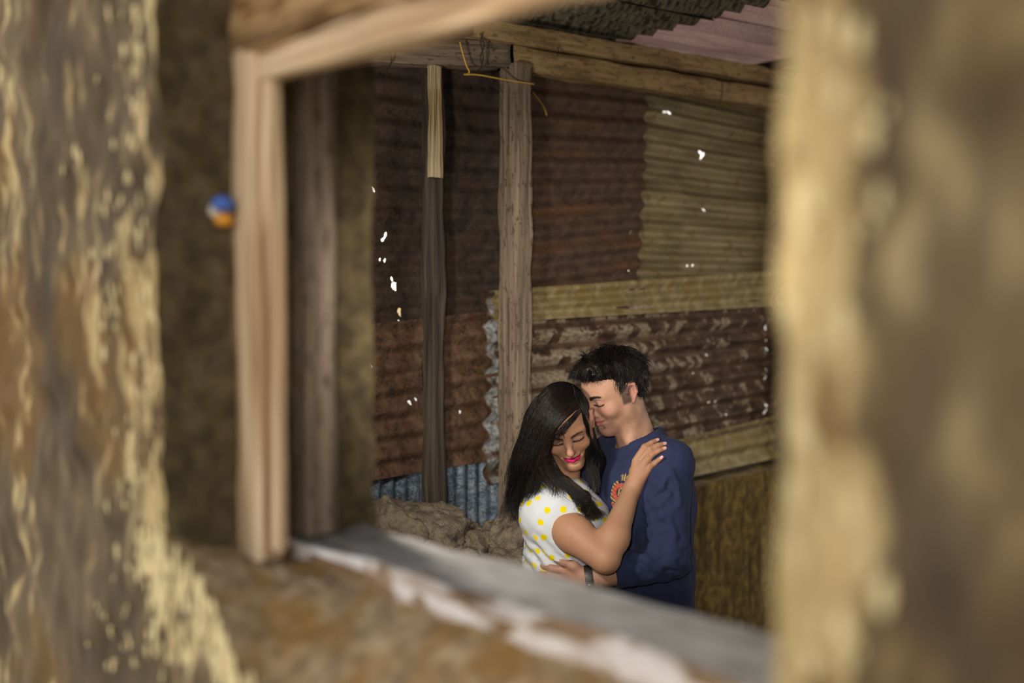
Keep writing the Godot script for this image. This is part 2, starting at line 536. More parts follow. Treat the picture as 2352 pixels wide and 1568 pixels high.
func build_front_wall():
	wob = FastNoiseLite.new()
	wob.seed = 5
	wob.frequency = 9.0
	wob.fractal_octaves = 4
	var wall := base("wall_front")
	tag(wall, "thick grey-brown plastered wall with flaking cream paint round the window hole", "wall", "", "structure")
	var L := -1.10
	var R := -0.30
	var T := 2.40
	for face in 2:
		var z := -0.5 if face == 0 else -0.80
		var fl := face == 1
		var g := Geo.new()
		patch(g, 130, 190, func(u, v): return Vector3(lerpf(-3.3, L, u), lerpf(-0.1, 2.62, v), z), fl)
		patch(g, 120, 190, func(u, v): return Vector3(lerpf(R, 1.7, u), lerpf(-0.1, 2.62, v), z), fl)
		patch(g, 60, 100, func(u, v): return Vector3(lerpf(L, R, u), lerpf(-0.1, sill_front(lerpf(L, R, u)) if face == 0 else 1.50, v), z), fl)
		patch(g, 60, 16, func(u, v): return Vector3(lerpf(L, R, u), lerpf(T, 2.62, v), z), fl)
		g.smooth()
		put(g.mesh(), "plaster_face" if face == 0 else "inner_face", M.plaster if face == 0 else M.reveal, wall)
	var g2 := Geo.new()
	patch(g2, 26, 110, func(u, v): return Vector3(L, lerpf(1.40, T, v), lerpf(-0.5, -0.80, u)))
	g2.smooth()
	put(g2.mesh(), "reveal", M.reveal, wall)
	var g3 := Geo.new()
	patch(g3, 26, 110, func(u, v): return Vector3(R, lerpf(1.30, T, v), lerpf(-0.80, -0.5, u)))
	g3.smooth()
	put(g3.mesh(), "reveal", M.plaster, wall)
	var g5 := Geo.new()
	patch(g5, 60, 20, func(u, v): return Vector3(lerpf(L, R, u), T, lerpf(-0.5, -0.8, v)))
	g5.smooth()
	put(g5.mesh(), "reveal_top", M.reveal, wall)
	var g4 := Geo.new()
	patch(g4, 80, 20, func(u, v): return Vector3(lerpf(L, R, u), lerpf(sill_front(lerpf(L, R, u)), 1.512, v), lerpf(-0.5, -0.665, v)))
	g4.smooth()
	put(g4.mesh(), "masonry_sill", M.sill_earth, wall)
	# flakes of old paint and plaster standing proud round the opening
	var flakes := Geo.new()
	var r := RandomNumberGenerator.new()
	r.seed = 77
	for i in 700:
		var x: float
		var y: float
		var side := r.randf()
		if side < 0.4:
			x = L - absf(r.randfn()) * 0.09 - 0.004
			y = r.randf_range(1.2, 2.6)
		elif side < 0.6:
			x = R + 0.006 + absf(r.randfn()) * 0.03
			y = r.randf_range(1.3, 2.4)
		else:
			x = r.randf_range(L - 0.06, -0.72)
			y = sill_front(x) - absf(r.randfn()) * 0.04
		var at := wobble(Vector3(x, y, -0.5)) + Vector3(0, 0, 0.002)
		var sz := r.randf_range(0.002, 0.0065) * (1.5 if side >= 0.6 else 1.0)
		var k := r.randi_range(5, 7)
		var b0 := flakes.v.size()
		var tilt := Vector3(r.randfn() * 0.2, r.randfn() * 0.2, 1).normalized()
		flakes.v.append(at + tilt * 0.002)
		flakes.n.append(tilt)
		for j in k:
			var an := TAU * j / k
			flakes.v.append(at + Vector3(cos(an) * sz * r.randf_range(0.6, 1.1), sin(an) * sz * 2.2 * r.randf_range(0.6, 1.2), r.randf_range(-0.001, 0.002)))
			flakes.n.append(tilt)
		for j in k: flakes.idx.append_array([b0, b0 + 1 + (j + 1) % k, b0 + 1 + j])
	var fm := StandardMaterial3D.new()
	fm.albedo_color = c8(206, 186, 136)
	fm.roughness = 0.8
	fm.cull_mode = BaseMaterial3D.CULL_DISABLED
	M.flake = fm
	var fo := put(flakes.mesh(), "paint_flakes", fm, wall)
	tag(fo, "cream flakes of old paint along the edge of the opening", "", "", "stuff")

func build_window():
	var win := base("window_1")
	tag(win, "unglazed wooden window frame set in the plastered wall, weathered brown and grey", "window", "", "structure")
	var U := Vector3.UP
	put(timber(Vector3(-1.14, 2.265, -0.645), Vector3(-0.28, 2.265, -0.645), U, 0.10, 0.275, 3, 0.004), "lintel", M.wood_lintel, win)
	put(timber(Vector3(-1.055, 2.104, -0.615), Vector3(-0.28, 2.104, -0.615), U, 0.03, 0.042, 4, 0.003), "head_bead", M.wood_pale, win)
	put(timber(Vector3(-1.078, 1.52, -0.612), Vector3(-1.078, 2.126, -0.612), Vector3(0, 0, 1), 0.058, 0.036, 5, 0.003), "jamb", M.wood_pale, win)
	put(timber(Vector3(-1.037, 1.535, -0.613), Vector3(-1.037, 2.085, -0.613), Vector3(0, 0, 1), 0.020, 0.016, 6, 0.002, 0.004), "jamb_bead", M.wood_pale, win)
	put(timber(Vector3(-1.0975, 1.53, -0.702), Vector3(-1.0975, 2.40, -0.702), Vector3(0, 0, 1), 0.045, 0.048, 7, 0.003), "inner_jamb", M.wood_grey, win)
	put(timber(Vector3(-1.13, 1.4875, -0.735), Vector3(-0.28, 1.4875, -0.735), U, 0.13, 0.075, 8, 0.004, 0.012), "bottom_rail", M.sill, win)
	put(timber(Vector3(-1.09, 1.509, -0.664), Vector3(-0.28, 1.509, -0.664), U, 0.022, 0.040, 9, 0.004, 0.006), "sill_nosing", M.sill_white, win)
	# a paint-daubed bolt in the joint between plaster and jamb
	var p := on_front(521, 484, 0.585)
	var bolt := base("window_bolt", p)
	tag(bolt, "small round bolt daubed white, blue and orange on the edge of the left window jamb", "bolt")
	var cols := [c8(196, 190, 176), c8(62, 100, 176), c8(214, 146, 44)]
	var names := ["bolt_body", "blue_daub", "orange_daub"]
	var offs := [Vector3(-0.011, 0.001, 0.006), Vector3(0.006, 0.007, 0.008), Vector3(0.003, -0.011, 0.006)]
	var rad := [0.018, 0.0135, 0.0115]
	for i in 3:
		var s := SphereMesh.new()
		s.radius = rad[i]
		s.height = rad[i] * (1.7 if i == 0 else 1.5)
		s.radial_segments = 24
		s.rings = 12
		var m := StandardMaterial3D.new()
		m.albedo_color = cols[i]
		m.roughness = 0.5
		var o := put(s, names[i], m, bolt)
		o.position = offs[i]
	var shank := CylinderMesh.new()
	shank.top_radius = 0.006
	shank.bottom_radius = 0.006
	shank.height = 0.03
	var sh := put(shank, "shank", M.wood_dark, bolt)
	sh.position = Vector3(0, 0, -0.02)
	sh.rotation.x = PI / 2

# ---------------------------------------------------------------- corrugated sheets
# quad: bottom left, bottom right, top right, top left as Vector2(depth w, height y); the corrugations run along the first edge
func sheet(q: Array, ridges: float, amp: float, off: float, holes := [], vertical := false, seed_ := 1, cell := 0.02, bend := 0.006) -> ArrayMesh:
	var bl: Vector2 = q[0]
	var br: Vector2 = q[1]
	var tr: Vector2 = q[2]
	var tl: Vector2 = q[3]
	var sl := bl.distance_to(br)
	var vl := bl.distance_to(tl)
	var ss := {}
	var vs := {}
	for i in int(sl / (cell * 1.6)) + 2: ss[minf(1.0, i * cell * 1.6 / sl)] = true
	var per := (sl if vertical else vl) / ridges / 10.0
	if vertical:
		ss.clear()
		for i in int(sl / per) + 2: ss[minf(1.0, i * per / sl)] = true
		for i in int(vl / 0.03) + 2: vs[minf(1.0, i * 0.03 / vl)] = true
	else:
		for i in int(vl / per) + 2: vs[minf(1.0, i * per / vl)] = true
	var blobs := []
	for h in holes:                               # [px, py, half width, half height in px, turn]
		var p := on_side(h[0], h[1], off)
		var s := clampf((-p.z - bl.x) / (br.x - bl.x), 0, 1)
		var lo := lerpf(bl.y, br.y, s)
		var hi := lerpf(tl.y, tr.y, s)
		var v := (p.y - lo) / (hi - lo)
		var ra: float = h[2] * 0.0021
		var rb: float = h[3] * 0.0016
		blobs.append([s, v, ra, rb, h[4]])
		var reach := maxf(ra, rb) * 1.3
		for k in range(-6, 7):
			ss[clampf(s + reach * k / 6.0 / sl, 0, 1)] = true
			vs[clampf(v + reach * k / 6.0 / vl, 0, 1)] = true
	var sk := ss.keys()
	var vk := vs.keys()
	sk.sort()
	vk.sort()
	var nz := FastNoiseLite.new()
	nz.seed = seed_
	nz.frequency = 1.1
	var g := Geo.new()
	var n := sk.size()
	for v in vk:
		for s in sk:
			var a := bl.lerp(br, s)
			var b := tl.lerp(tr, s)
			var p := a.lerp(b, v)
			var ph: float = (s if vertical else v) * ridges
			var d := amp * cos(ph * TAU) + bend * nz.get_noise_2d(p.x * 1.4, p.y * 1.4) * 2.0
			var jag := 0.0
			if (s == 0.0 or s == 1.0): jag = 0.006 * nz.get_noise_1d(p.y * 40.0 + s * 9)
			g.v.append(Vector3(SIDE + off + d, p.y, -p.x - jag))
			g.uv.append(Vector2(s * sl, (1.0 - v) * vl))
	for j in vk.size() - 1:
		for i in n - 1:
			var open := false
			for h in blobs:
				var dx: float = ((sk[i] + sk[i + 1]) * 0.5 - h[0]) * sl
				var dy: float = ((vk[j] + vk[j + 1]) * 0.5 - h[1]) * vl
				if absf(dx) > 0.08 or absf(dy) > 0.08: continue
				var c := cos(h[4])
				var s2 := sin(h[4])
				var ex: float = (dx * c + dy * s2) / h[2]
				var ey: float = (dy * c - dx * s2) / h[3]
				var an := atan2(ey, ex)
				if ex * ex + ey * ey < 1.0 + 0.3 * sin(an * 3.0 + h[0] * 50.0) + 0.15 * sin(an * 7.0): open = true
			if open: continue
			var a := j * n + i
			g.idx.append_array([a, a + n, a + 1, a + 1, a + n, a + n + 1])
	g.smooth()
	return g.mesh()

func uv_norm(m: ArrayMesh, sl: float, vl: float) -> ArrayMesh:      # metres to 0..1
	var a := m.surface_get_arrays(0)
	var uv: PackedVector2Array = a[Mesh.ARRAY_TEX_UV]
	for i in uv.size(): uv[i] = Vector2(uv[i].x / sl, uv[i].y / vl)
	a[Mesh.ARRAY_TEX_UV] = uv
	var o := ArrayMesh.new()
	o.add_surface_from_arrays(Mesh.PRIMITIVE_TRIANGLES, a)
	return o

func wy(w: float, y: float) -> Vector2: return Vector2(w, y)

func build_side_wall():
	var wall := base("wall_left")
	tag(wall, "shed side wall patched together from rusty and grey corrugated iron sheets", "wall", "", "structure")
	# dark brown upper sheet
	var hl := [[881, 541, 2, 8, -0.5], [876, 550, 3, 4, 0.0], [881, 598, 2, 4, 0.2], [869, 596, 1.6, 3, 0.0], [907, 657, 3.4, 11, 0.75], [898, 641, 1.8, 5, 0.3], [922, 716, 3, 9, 0.15], [915, 736, 1.6, 2, 0.0], [852, 436, 2, 6, 0.2]]
	var o := put(sheet([wy(0.85, 1.63), wy(2.64, 1.69), wy(2.64, 2.68), wy(0.85, 2.60)], 14, 0.008, 0.0, hl, false, 2), "corrugated_sheet", M.rust_dark, wall)
	tag(o, "dark brown rusted corrugated sheet high on the left, pierced by small holes")
	hl = [[941, 924, 3, 4, 0.6], [958, 917, 2, 3, 0.4], [948, 1055, 4, 1.6, -0.2], [1060, 946, 2, 3, 0.0], [848, 840, 2, 3, 0.0]]
	o = put(sheet([wy(0.85, 1.235), wy(2.64, 1.245), wy(2.64, 1.79), wy(0.85, 1.67)], 7, 0.010, 0.013, hl, false, 3), "corrugated_sheet", M.rust_warm, wall)
	tag(o, "orange-brown rusted corrugated sheet above the grey upright sheet")
	o = put(sheet([wy(0.85, 0.0), wy(2.70, 0.0), wy(2.70, 1.31), wy(0.85, 1.31)], 35, 0.010, -0.012, [], true, 4), "corrugated_sheet", M.zinc_blue, wall)
	tag(o, "blue-grey galvanised corrugated sheet set upright at the bottom left")
	hl = [[1443, 533, 4.4, 6.5, 0.1], [1448, 627, 3, 2.2, 0.0], [1441, 622, 1.6, 1.6, 0.0], [1449, 619, 1.8, 1.6, 0.0], [1420, 622, 1.2, 1.2, 0.0]]
	o = put(sheet([wy(2.50, 1.80), wy(3.185, 1.875), wy(3.25, 2.75), wy(2.50, 2.70)], 11, 0.012, 0.030, hl, false, 5), "corrugated_sheet", M.rust_red, wall)
	tag(o, "dark red-brown rusted sheet right of the post, its right edge scalloped")
	hl = [[1535, 259, 5, 5, 0.3], [1526, 257, 3, 3.6, 0.0], [1520, 259, 1.6, 2, 0.0], [1610, 357, 5, 9, 0.5], [1603, 350, 5, 5, 0.0], [1616, 482, 2.6, 4, 0.1], [1582, 610, 2.2, 2.2, 0.0], [1595, 609, 2.4, 2.4, 0.0], [1441, 533, 6, 9, 0.1], [1447, 627, 4, 4, 0.0], [1441, 622, 3, 3, 0.0]]
	o = put(sheet([wy(3.05, 1.85), wy(4.25, 1.86), wy(4.25, 2.84), wy(3.05, 2.84)], 15, 0.012, 0.0, hl, false, 6), "corrugated_sheet", M.zinc_olive, wall)
	tag(o, "olive-grey corrugated sheet high on the right with a few bright holes")
	hl = [[1626, 815, 2.4, 3, 0.0], [1597, 857, 1.8, 1.8, 0.0], [1624, 923, 3, 2.6, 0.0], [1638, 921, 2.6, 2.2, 0.0], [1661, 951, 3, 2.4, 0.0], [1770, 680, 4, 6, -0.5], [1745, 698, 6, 3, 0.0], [1762, 752, 3, 9, 0.0], [1758, 780, 2.4, 5, 0.3], [1761, 804, 3, 8, 0.0], [1757, 850, 2.4, 5, 0.0], [1762, 868, 2, 6, 0.0], [1757, 930, 4, 4, 0.0], [1760, 945, 3, 9, 0.2]]
	o = put(uv_norm(sheet([wy(2.335, 1.165), wy(4.25, 1.215), wy(4.25, 1.88), wy(2.33, 1.845)], 8, 0.013, 0.041, hl, false, 7), 1.915, 0.63), "corrugated_sheet", M.rust_patch, wall)
	tag(o, "rusty corrugated sheet behind the couple with grey paint left in patches")
	o = put(sheet([wy(2.36, 1.735), wy(4.25, 1.775), wy(4.25, 1.945), wy(2.345, 1.845)], 2.2, 0.010, 0.064, [], false, 8), "capping_sheet", M.zinc_cream, wall)
	tag(o, "cream-grey folded capping strip across the wall at the height of the man's hair")
	hl = [[1763, 1020, 4, 6, -0.4], [1752, 1074, 5, 3, 0.0], [1762, 992, 2, 3, 0.0]]
	o = put(sheet([wy(2.6, 1.035), wy(4.25, 1.045), wy(4.25, 1.255), wy(2.6, 1.17)], 2, 0.014, 0.052, hl, false, 9), "corrugated_sheet", M.zinc_cream, wall)
	tag(o, "cream-grey corrugated strip just above the mossy plinth")
	o = put(sheet([wy(4.262, 0.0), wy(6.7, 0.0), wy(6.7, 3.2), wy(4.262, 3.0)], 40, 0.009, -0.03, [], false, 10, 0.05), "corrugated_sheet", M.rust_dark, wall)
	# mossy plinth and an added dark rail behind the gap above it
	var g := Geo.new()
	patch(g, 60, 50, func(u, v): return Vector3(SIDE + 0.10, lerpf(-0.05, 1.005, v), -lerpf(2.6, 4.4, u)))
	patch(g, 60, 8, func(u, v): return Vector3(lerpf(SIDE + 0.10, SIDE - 0.06, v), 1.005, -lerpf(2.6, 4.4, u)))
	g.smooth()
	o = put(g.mesh(), "plinth", M.moss, wall)
	tag(o, "mossy yellow-brown concrete plinth at the lower right behind the man")
	put(timber(Vector3(SIDE - 0.03, 1.02, -2.6), Vector3(SIDE - 0.03, 1.02, -4.4), Vector3.UP, 0.05, 0.08, 12), "bottom_rail", M.wood_dark, wall)  # added so the gap stays dark and no sky shows

	# posts and beams
	var pm := base("wooden_post")
	tag(pm, "stout square weathered wooden post standing between the dark and the patched sheets", "post", "upright posts of the side wall")
	put(timber(Vector3(SIDE + 0.115, 0.0, -2.409), Vector3(SIDE + 0.115, 2.615, -2.411), Vector3(0, 0, 1), 0.095, 0.071, 21, 0.004), "post_shaft", M.wood_grey, pm)
	for k in 14:                                     # nail heads and knots down both faces
		var s := SphereMesh.new()
		s.radius = 0.0035
		s.height = 0.004
		s.radial_segments = 10
		s.rings = 6
		var nail := put(s, "nail", M.wood_dark, pm)
		var y := 1.15 + k * 0.105 + rng.randf_range(-0.03, 0.03)
		nail.position = Vector3(SIDE + 0.1625, y, -2.41 + rng.randf_range(-0.025, 0.025)) if k % 2 else Vector3(SIDE + 0.115 + rng.randf_range(-0.03, 0.03), y, -2.375)
	var pd := base("wooden_post")
	tag(pd, "narrow blackened wooden post on the dark sheets with a pale batten at its top", "post", "upright posts of the side wall")
	put(timber(Vector3(SIDE + 0.082, 0.0, -2.069), Vector3(SIDE + 0.082, 2.53, -2.071), Vector3(0, 0, 1), 0.032, 0.076, 22, 0.003), "post_shaft", M.wood_dark, pd)
	var b0 := on_side(1001, 160, 0.110)
	var b1 := on_side(999, 408, 0.110)
	put(timber(b1, Vector3(b1.x, 2.56, b1.z), Vector3(0, 0, 1), 0.022, 0.045, 23, 0.002, 0.003), "batten", M.wood_batten, pd)
	var pe := put(timber(Vector3(SIDE + 0.125, 0.0, -4.30), Vector3(SIDE + 0.125, 2.66, -4.30), Vector3(0, 0, 1), 0.10, 0.12, 24, 0.003), "wooden_post", M.wood_dark)
	tag(pe, "dark corner post at the right end of the patched sheets", "post", "upright posts of the side wall")
	var bl := put(timber(Vector3(SIDE + 0.08, 2.445, -0.82), Vector3(SIDE + 0.08, 2.652, -2.415), Vector3.UP, 0.10, 0.082, 25, 0.004, 0.012), "wooden_beam", M.wood_grey)
	tag(bl, "greyish round-edged beam across the top of the dark sheets, left of the post", "beam", "beams along the top of the side wall")
	var lb := put(timber(Vector3(SIDE + 0.100, 2.637, -2.375), Vector3(SIDE + 0.100, 2.733, -4.42), Vector3.UP, 0.085, 0.078, 26, 0.004, 0.005), "wooden_beam", M.wood_beam)
	tag(lb, "lower of the two brown beams resting on the square post", "beam", "beams along the top of the side wall")
	var ub := put(timber(Vector3(SIDE + 0.122, 2.697, -2.17), Vector3(SIDE + 0.122, 2.833, -4.42), Vector3.UP, 0.09, 0.062, 27, 0.004, 0.005), "wooden_beam", M.wood_beam)
	tag(ub, "upper of the two brown beams, just below the roof sheets", "beam", "beams along the top of the side wall")

	# yellow cord and dark wires tied round the beams
	var cord := base("yellow_cord")
	tag(cord, "thin yellow plastic cord tied over the beam and hanging beside the post top", "cord")
	var cm := StandardMaterial3D.new()
	cm.albedo_color = c8(206, 168, 62)
	cm.roughness = 0.6
	var wm := StandardMaterial3D.new()
	wm.albedo_color = c8(40, 36, 33)
	wm.roughness = 0.6
	put(tube(spline([on_side(1056, 96, 0.172), on_side(1062, 120, 0.175), on_side(1071, 150, 0.175), on_side(1078, 166, 0.172), on_side(1068, 171, 0.172)], 24), 0.0024, 0.0024).mesh(), "cord_piece", cm, cord)
	put(tube(spline([on_side(1066, 171, 0.172), on_side(1100, 172, 0.175), on_side(1160, 183, 0.172), on_side(1226, 193, 0.172)], 24), 0.0028, 0.0020).mesh(), "cord_piece", cm, cord)
	put(tube(spline([on_side(1224, 212, 0.06), on_side(1236, 228, 0.06), on_side(1248, 245, 0.06), on_side(1256, 265, 0.065)], 20), 0.0022, 0.0024).mesh(), "cord_piece", cm, cord)
	var wires := [[[1108, 74], [1104, 100], [1110, 128], [1106, 152], [1098, 168]], [[1102, 76], [1112, 104], [1104, 130], [1109, 162]], [[896, 118], [899, 140], [894, 155], [886, 162]], [[1281, 104], [1283, 118], [1280, 130]], [[1657, 178], [1659, 205], [1654, 236]]]
	var labels := ["dark wire looped round the beam ends above the square post", "second dark wire crossing the loop above the square post", "dark wire round the left beam near the window edge", "dark wire staple over the upper brown beam", "dark wire hanging over both brown beams at the right"]
	for k in wires.size():
		var pts := []
		for p in wires[k]: pts.append(on_side(p[0], p[1], 0.175))
		var wo := put(tube(spline(pts, 20), 0.0022, 0.0022).mesh(), "binding_wire", wm)
		tag(wo, labels[k], "wire", "binding wires on the beams")
	# cobwebbed tangle of dead stems left of the post top
	var tangle := Geo.new()
	for k in 26:
		var a := on_side(1118 + rng.randf_range(-22, 24), 196 + rng.randf_range(-20, 22), 0.10)
		var b := on_side(1128 + rng.randf_range(-24, 20), 200 + rng.randf_range(-18, 24), 0.13)
		var mid := (a + b) * 0.5 + Vector3(0.01, rng.randf_range(-0.03, 0.0), rng.randf_range(-0.02, 0.02))
		tangle.add(tube(spline([a, mid, b], 9), 0.0012, 0.0006, 4))
	var to := put(tangle.mesh(), "dead_stems", wm)
	tag(to, "dusty tangle of dead stems and cobweb beside the square post's top", "stems", "", "stuff")

	# stones heaped along the foot of the wall
	var heap := [[905, 1235, 0.16, 0.34, 0.26, "grey rubble stone under the upright sheet, left of the narrow post"], [985, 1240, 0.20, 0.34, 0.26, "broad grey rubble stone at the foot of the narrow post"], [1062, 1275, 0.24, 0.32, 0.24, "low grey rubble stone right of the narrow post"], [1120, 1292, 0.30, 0.26, 0.22, "rubble stone in front of the square post's foot"], [1172, 1262, 0.34, 0.26, 0.30, "large pale boulder beside the woman's back"], [1185, 1335, 0.42, 0.30, 0.26, "lower boulder touching the pale one beside the woman"], [1010, 1330, 0.32, 0.36, 0.28, "rubble stone in the lower course below the broad one"], [1085, 1360, 0.38, 0.34, 0.28, "rubble stone in the lower course nearest the boulder"], [920, 1320, 0.26, 0.36, 0.28, "leftmost rubble stone of the lower course"]]
	for k in heap.size():
		var h = heap[k]
		var so := put(stone_mesh(Vector3(h[3], h[4], h[3] * 0.9) * 0.9, 60 + k), "rubble_stone", M.stone)
		so.position = on_side(h[0], h[1], h[2]) 
		tag(so, h[5], "stone", "rubble stones heaped along the wall")
	var gb := Geo.new()
	patch(gb, 40, 24, func(u, v): return Vector3(lerpf(SIDE, SIDE + 0.62, v), 0.88 * (1.0 - v * v * 0.98), -lerpf(0.85, 3.0, u)))
	gb.smooth()
	var bank := put(gb.mesh(), "rubble_bank", M.earth)
	tag(bank, "bank of earth and small rubble that the stones lie on", "bank", "", "structure")

# ---------------------------------------------------------------- roof and the rest of the shell
func build_roof():
	var roof := base("ceiling")
	tag(roof, "low corrugated roof seen from below, dark sheets in front and pinkish ones behind", "roof", "", "structure")
	for row in 2:
		for k in 6:
			var x0 := -2.95 + k * 0.78
			var x1 := x0 + 0.84
			var g := Geo.new()
			var wa := 0.30 if row == 0 else 2.86
			var wb := 3.05 if row == 0 else 6.8
			var nx := 84
			var nw := 60
			for j in nw + 1:
				for i in nx + 1:
					var x := lerpf(x0, x1, float(i) / nx)
					var w := lerpf(wa, wb, float(j) / nw)
					var d := 0.020 * cos(x / 0.098 * TAU) + (0.012 if row else 0.0) + 0.005 * (k % 2) + wob.get_noise_2d(x * 0.2, w * 0.2 + k * 3) * 0.006
					if j == nw and row == 0: w += wob.get_noise_1d(x * 4.0) * 0.02
					g.v.append(Vector3(x, 2.815 + 0.075 * (w - 2.8) + d, -w))
					g.uv.append(Vector2(w, x))
			for j in nw:
				for i in nx:
					var a := j * (nx + 1) + i
					g.idx.append_array([a, a + nx + 1, a + 1, a + 1, a + nx + 1, a + nx + 2])
			g.smooth()
			put(g.mesh(), "roof_sheet", M.roof_pink if row else M.roof_dark, roof)
	var r := put(timber(Vector3(-2.75, 2.856, -3.98), Vector3(1.6, 2.856, -3.98), Vector3.UP, 0.035, 0.03, 31, 0.004, 0.008), "roof_batten", M.wood_dark)
	tag(r, "thin dark pole running under the pinkish roof sheets", "pole")

func slab(a: Vector3, b: Vector3) -> BoxMesh:
	var m := BoxMesh.new()
	m.size = (b - a).abs()
	return m

func build_shell():
	var parts := [
		["floor", Vector3(-2.75, -0.12, -7.0), Vector3(1.9, 0.0, -0.45), "packed earth floor of the shed"],
		["wall_right", Vector3(1.65, 0.0, -4.2), Vector3(1.80, 3.2, -0.5), "plain side wall of the shed opposite the sheets"],
		["wall_back", Vector3(-2.7, 0.0, -6.85), Vector3(-1.6, 3.3, -6.70), "end wall of the shed beside its open end"],
	]
	for p in parts:
		var o := put(slab(p[1], p[2]), p[0], M.earth if p[0] == "floor" else M.reveal)
		o.position = (p[1] + p[2]) * 0.5
		tag(o, p[3], p[0].get_slice("_", 0), "", "structure")
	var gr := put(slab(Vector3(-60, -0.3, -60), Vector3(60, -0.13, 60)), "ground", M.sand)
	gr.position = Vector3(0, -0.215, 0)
	tag(gr, "dusty ground around the shed, coloured paler to brighten the holes in the sheets", "ground", "", "structure")

# ---------------------------------------------------------------- implicit surfaces
class Field:
	var n := 0
	var ty := PackedInt32Array()          # 0 tapered capsule, 1 ellipsoid
	var A := PackedVector3Array()
	var B := PackedVector3Array()
	var r0 := PackedFloat32Array()
	var dr := PackedFloat32Array()
	var inv := PackedFloat32Array()
	var K := PackedFloat32Array()
	var sub := PackedInt32Array()
	var mid := PackedVector3Array()
	var reach := PackedFloat32Array()
	var post = null                       # (p, d) -> d, for folds and cuts
	var band := 0.05

	func cap(a: Vector3, b: Vector3, ra: float, rb: float, k := 0.02, cut := false) -> void:
		ty.append(0)
		A.append(a)
		B.append(b - a)
		r0.append(ra)
		dr.append(rb - ra)
		inv.append(1.0 / maxf((b - a).length_squared(), 1e-9))
		_end((a + b) * 0.5, (b - a).length() * 0.5 + maxf(ra, rb), k, cut)

	func ell(c: Vector3, r: Vector3, k := 0.02, cut := false) -> void:
		ty.append(1)
		A.append(c)
		B.append(Vector3.ONE / r)
		r0.append(0)
		dr.append(0)
		inv.append(0)
		_end(c, maxf(r.x, maxf(r.y, r.z)), k, cut)

	func _end(c: Vector3, r: float, k: float, cut: bool) -> void:
		K.append(k)
		sub.append(1 if cut else 0)
		mid.append(c)
		reach.append(r)
		n += 1

	var near := PackedInt32Array()        # the shapes that matter in the block being filled

	func pick(c: Vector3, d: float, rad: float) -> void:
		near = PackedInt32Array()
		for i in n:
			var far := c.distance_to(mid[i]) - reach[i] - rad
			if sub[i]:
				if far < K[i] + absf(d) + rad * 1.5: near.append(i)
			elif far < d + rad * 1.5 + K[i]: near.append(i)

	func all() -> void: near = PackedInt32Array(range(n))

	func at(p: Vector3) -> float:
		var d := 10.0
		for i in near:
			var k := K[i]
			var far := p.distance_to(mid[i]) - reach[i]
			if sub[i]:
				if far > k - d and far > 0.0: continue
			elif far > d + k: continue
			var e: float
			if ty[i] == 0:
				var q := p - A[i]
				var h := clampf(q.dot(B[i]) * inv[i], 0.0, 1.0)
				e = (q - B[i] * h).length() - r0[i] - dr[i] * h
			else:
				var v := (p - A[i]) * B[i]
				var k0 := v.length()
				var k1 := (v * B[i]).length()
				e = k0 * (k0 - 1.0) / k1 if k1 > 1e-6 else -1.0 / maxf(B[i].x, maxf(B[i].y, B[i].z))
			if sub[i]:
				e = -e
				var h2 := maxf(k - absf(d - e), 0.0)
				d = maxf(d, e) + (h2 * h2 / k * 0.25 if k > 0.0 else 0.0)
			else:
				var h3 := maxf(k - absf(d - e), 0.0)
				d = minf(d, e) - (h3 * h3 / k * 0.25 if k > 0.0 else 0.0)
		if absf(d) < band and post != null: d = post.call(p, d)
		return d

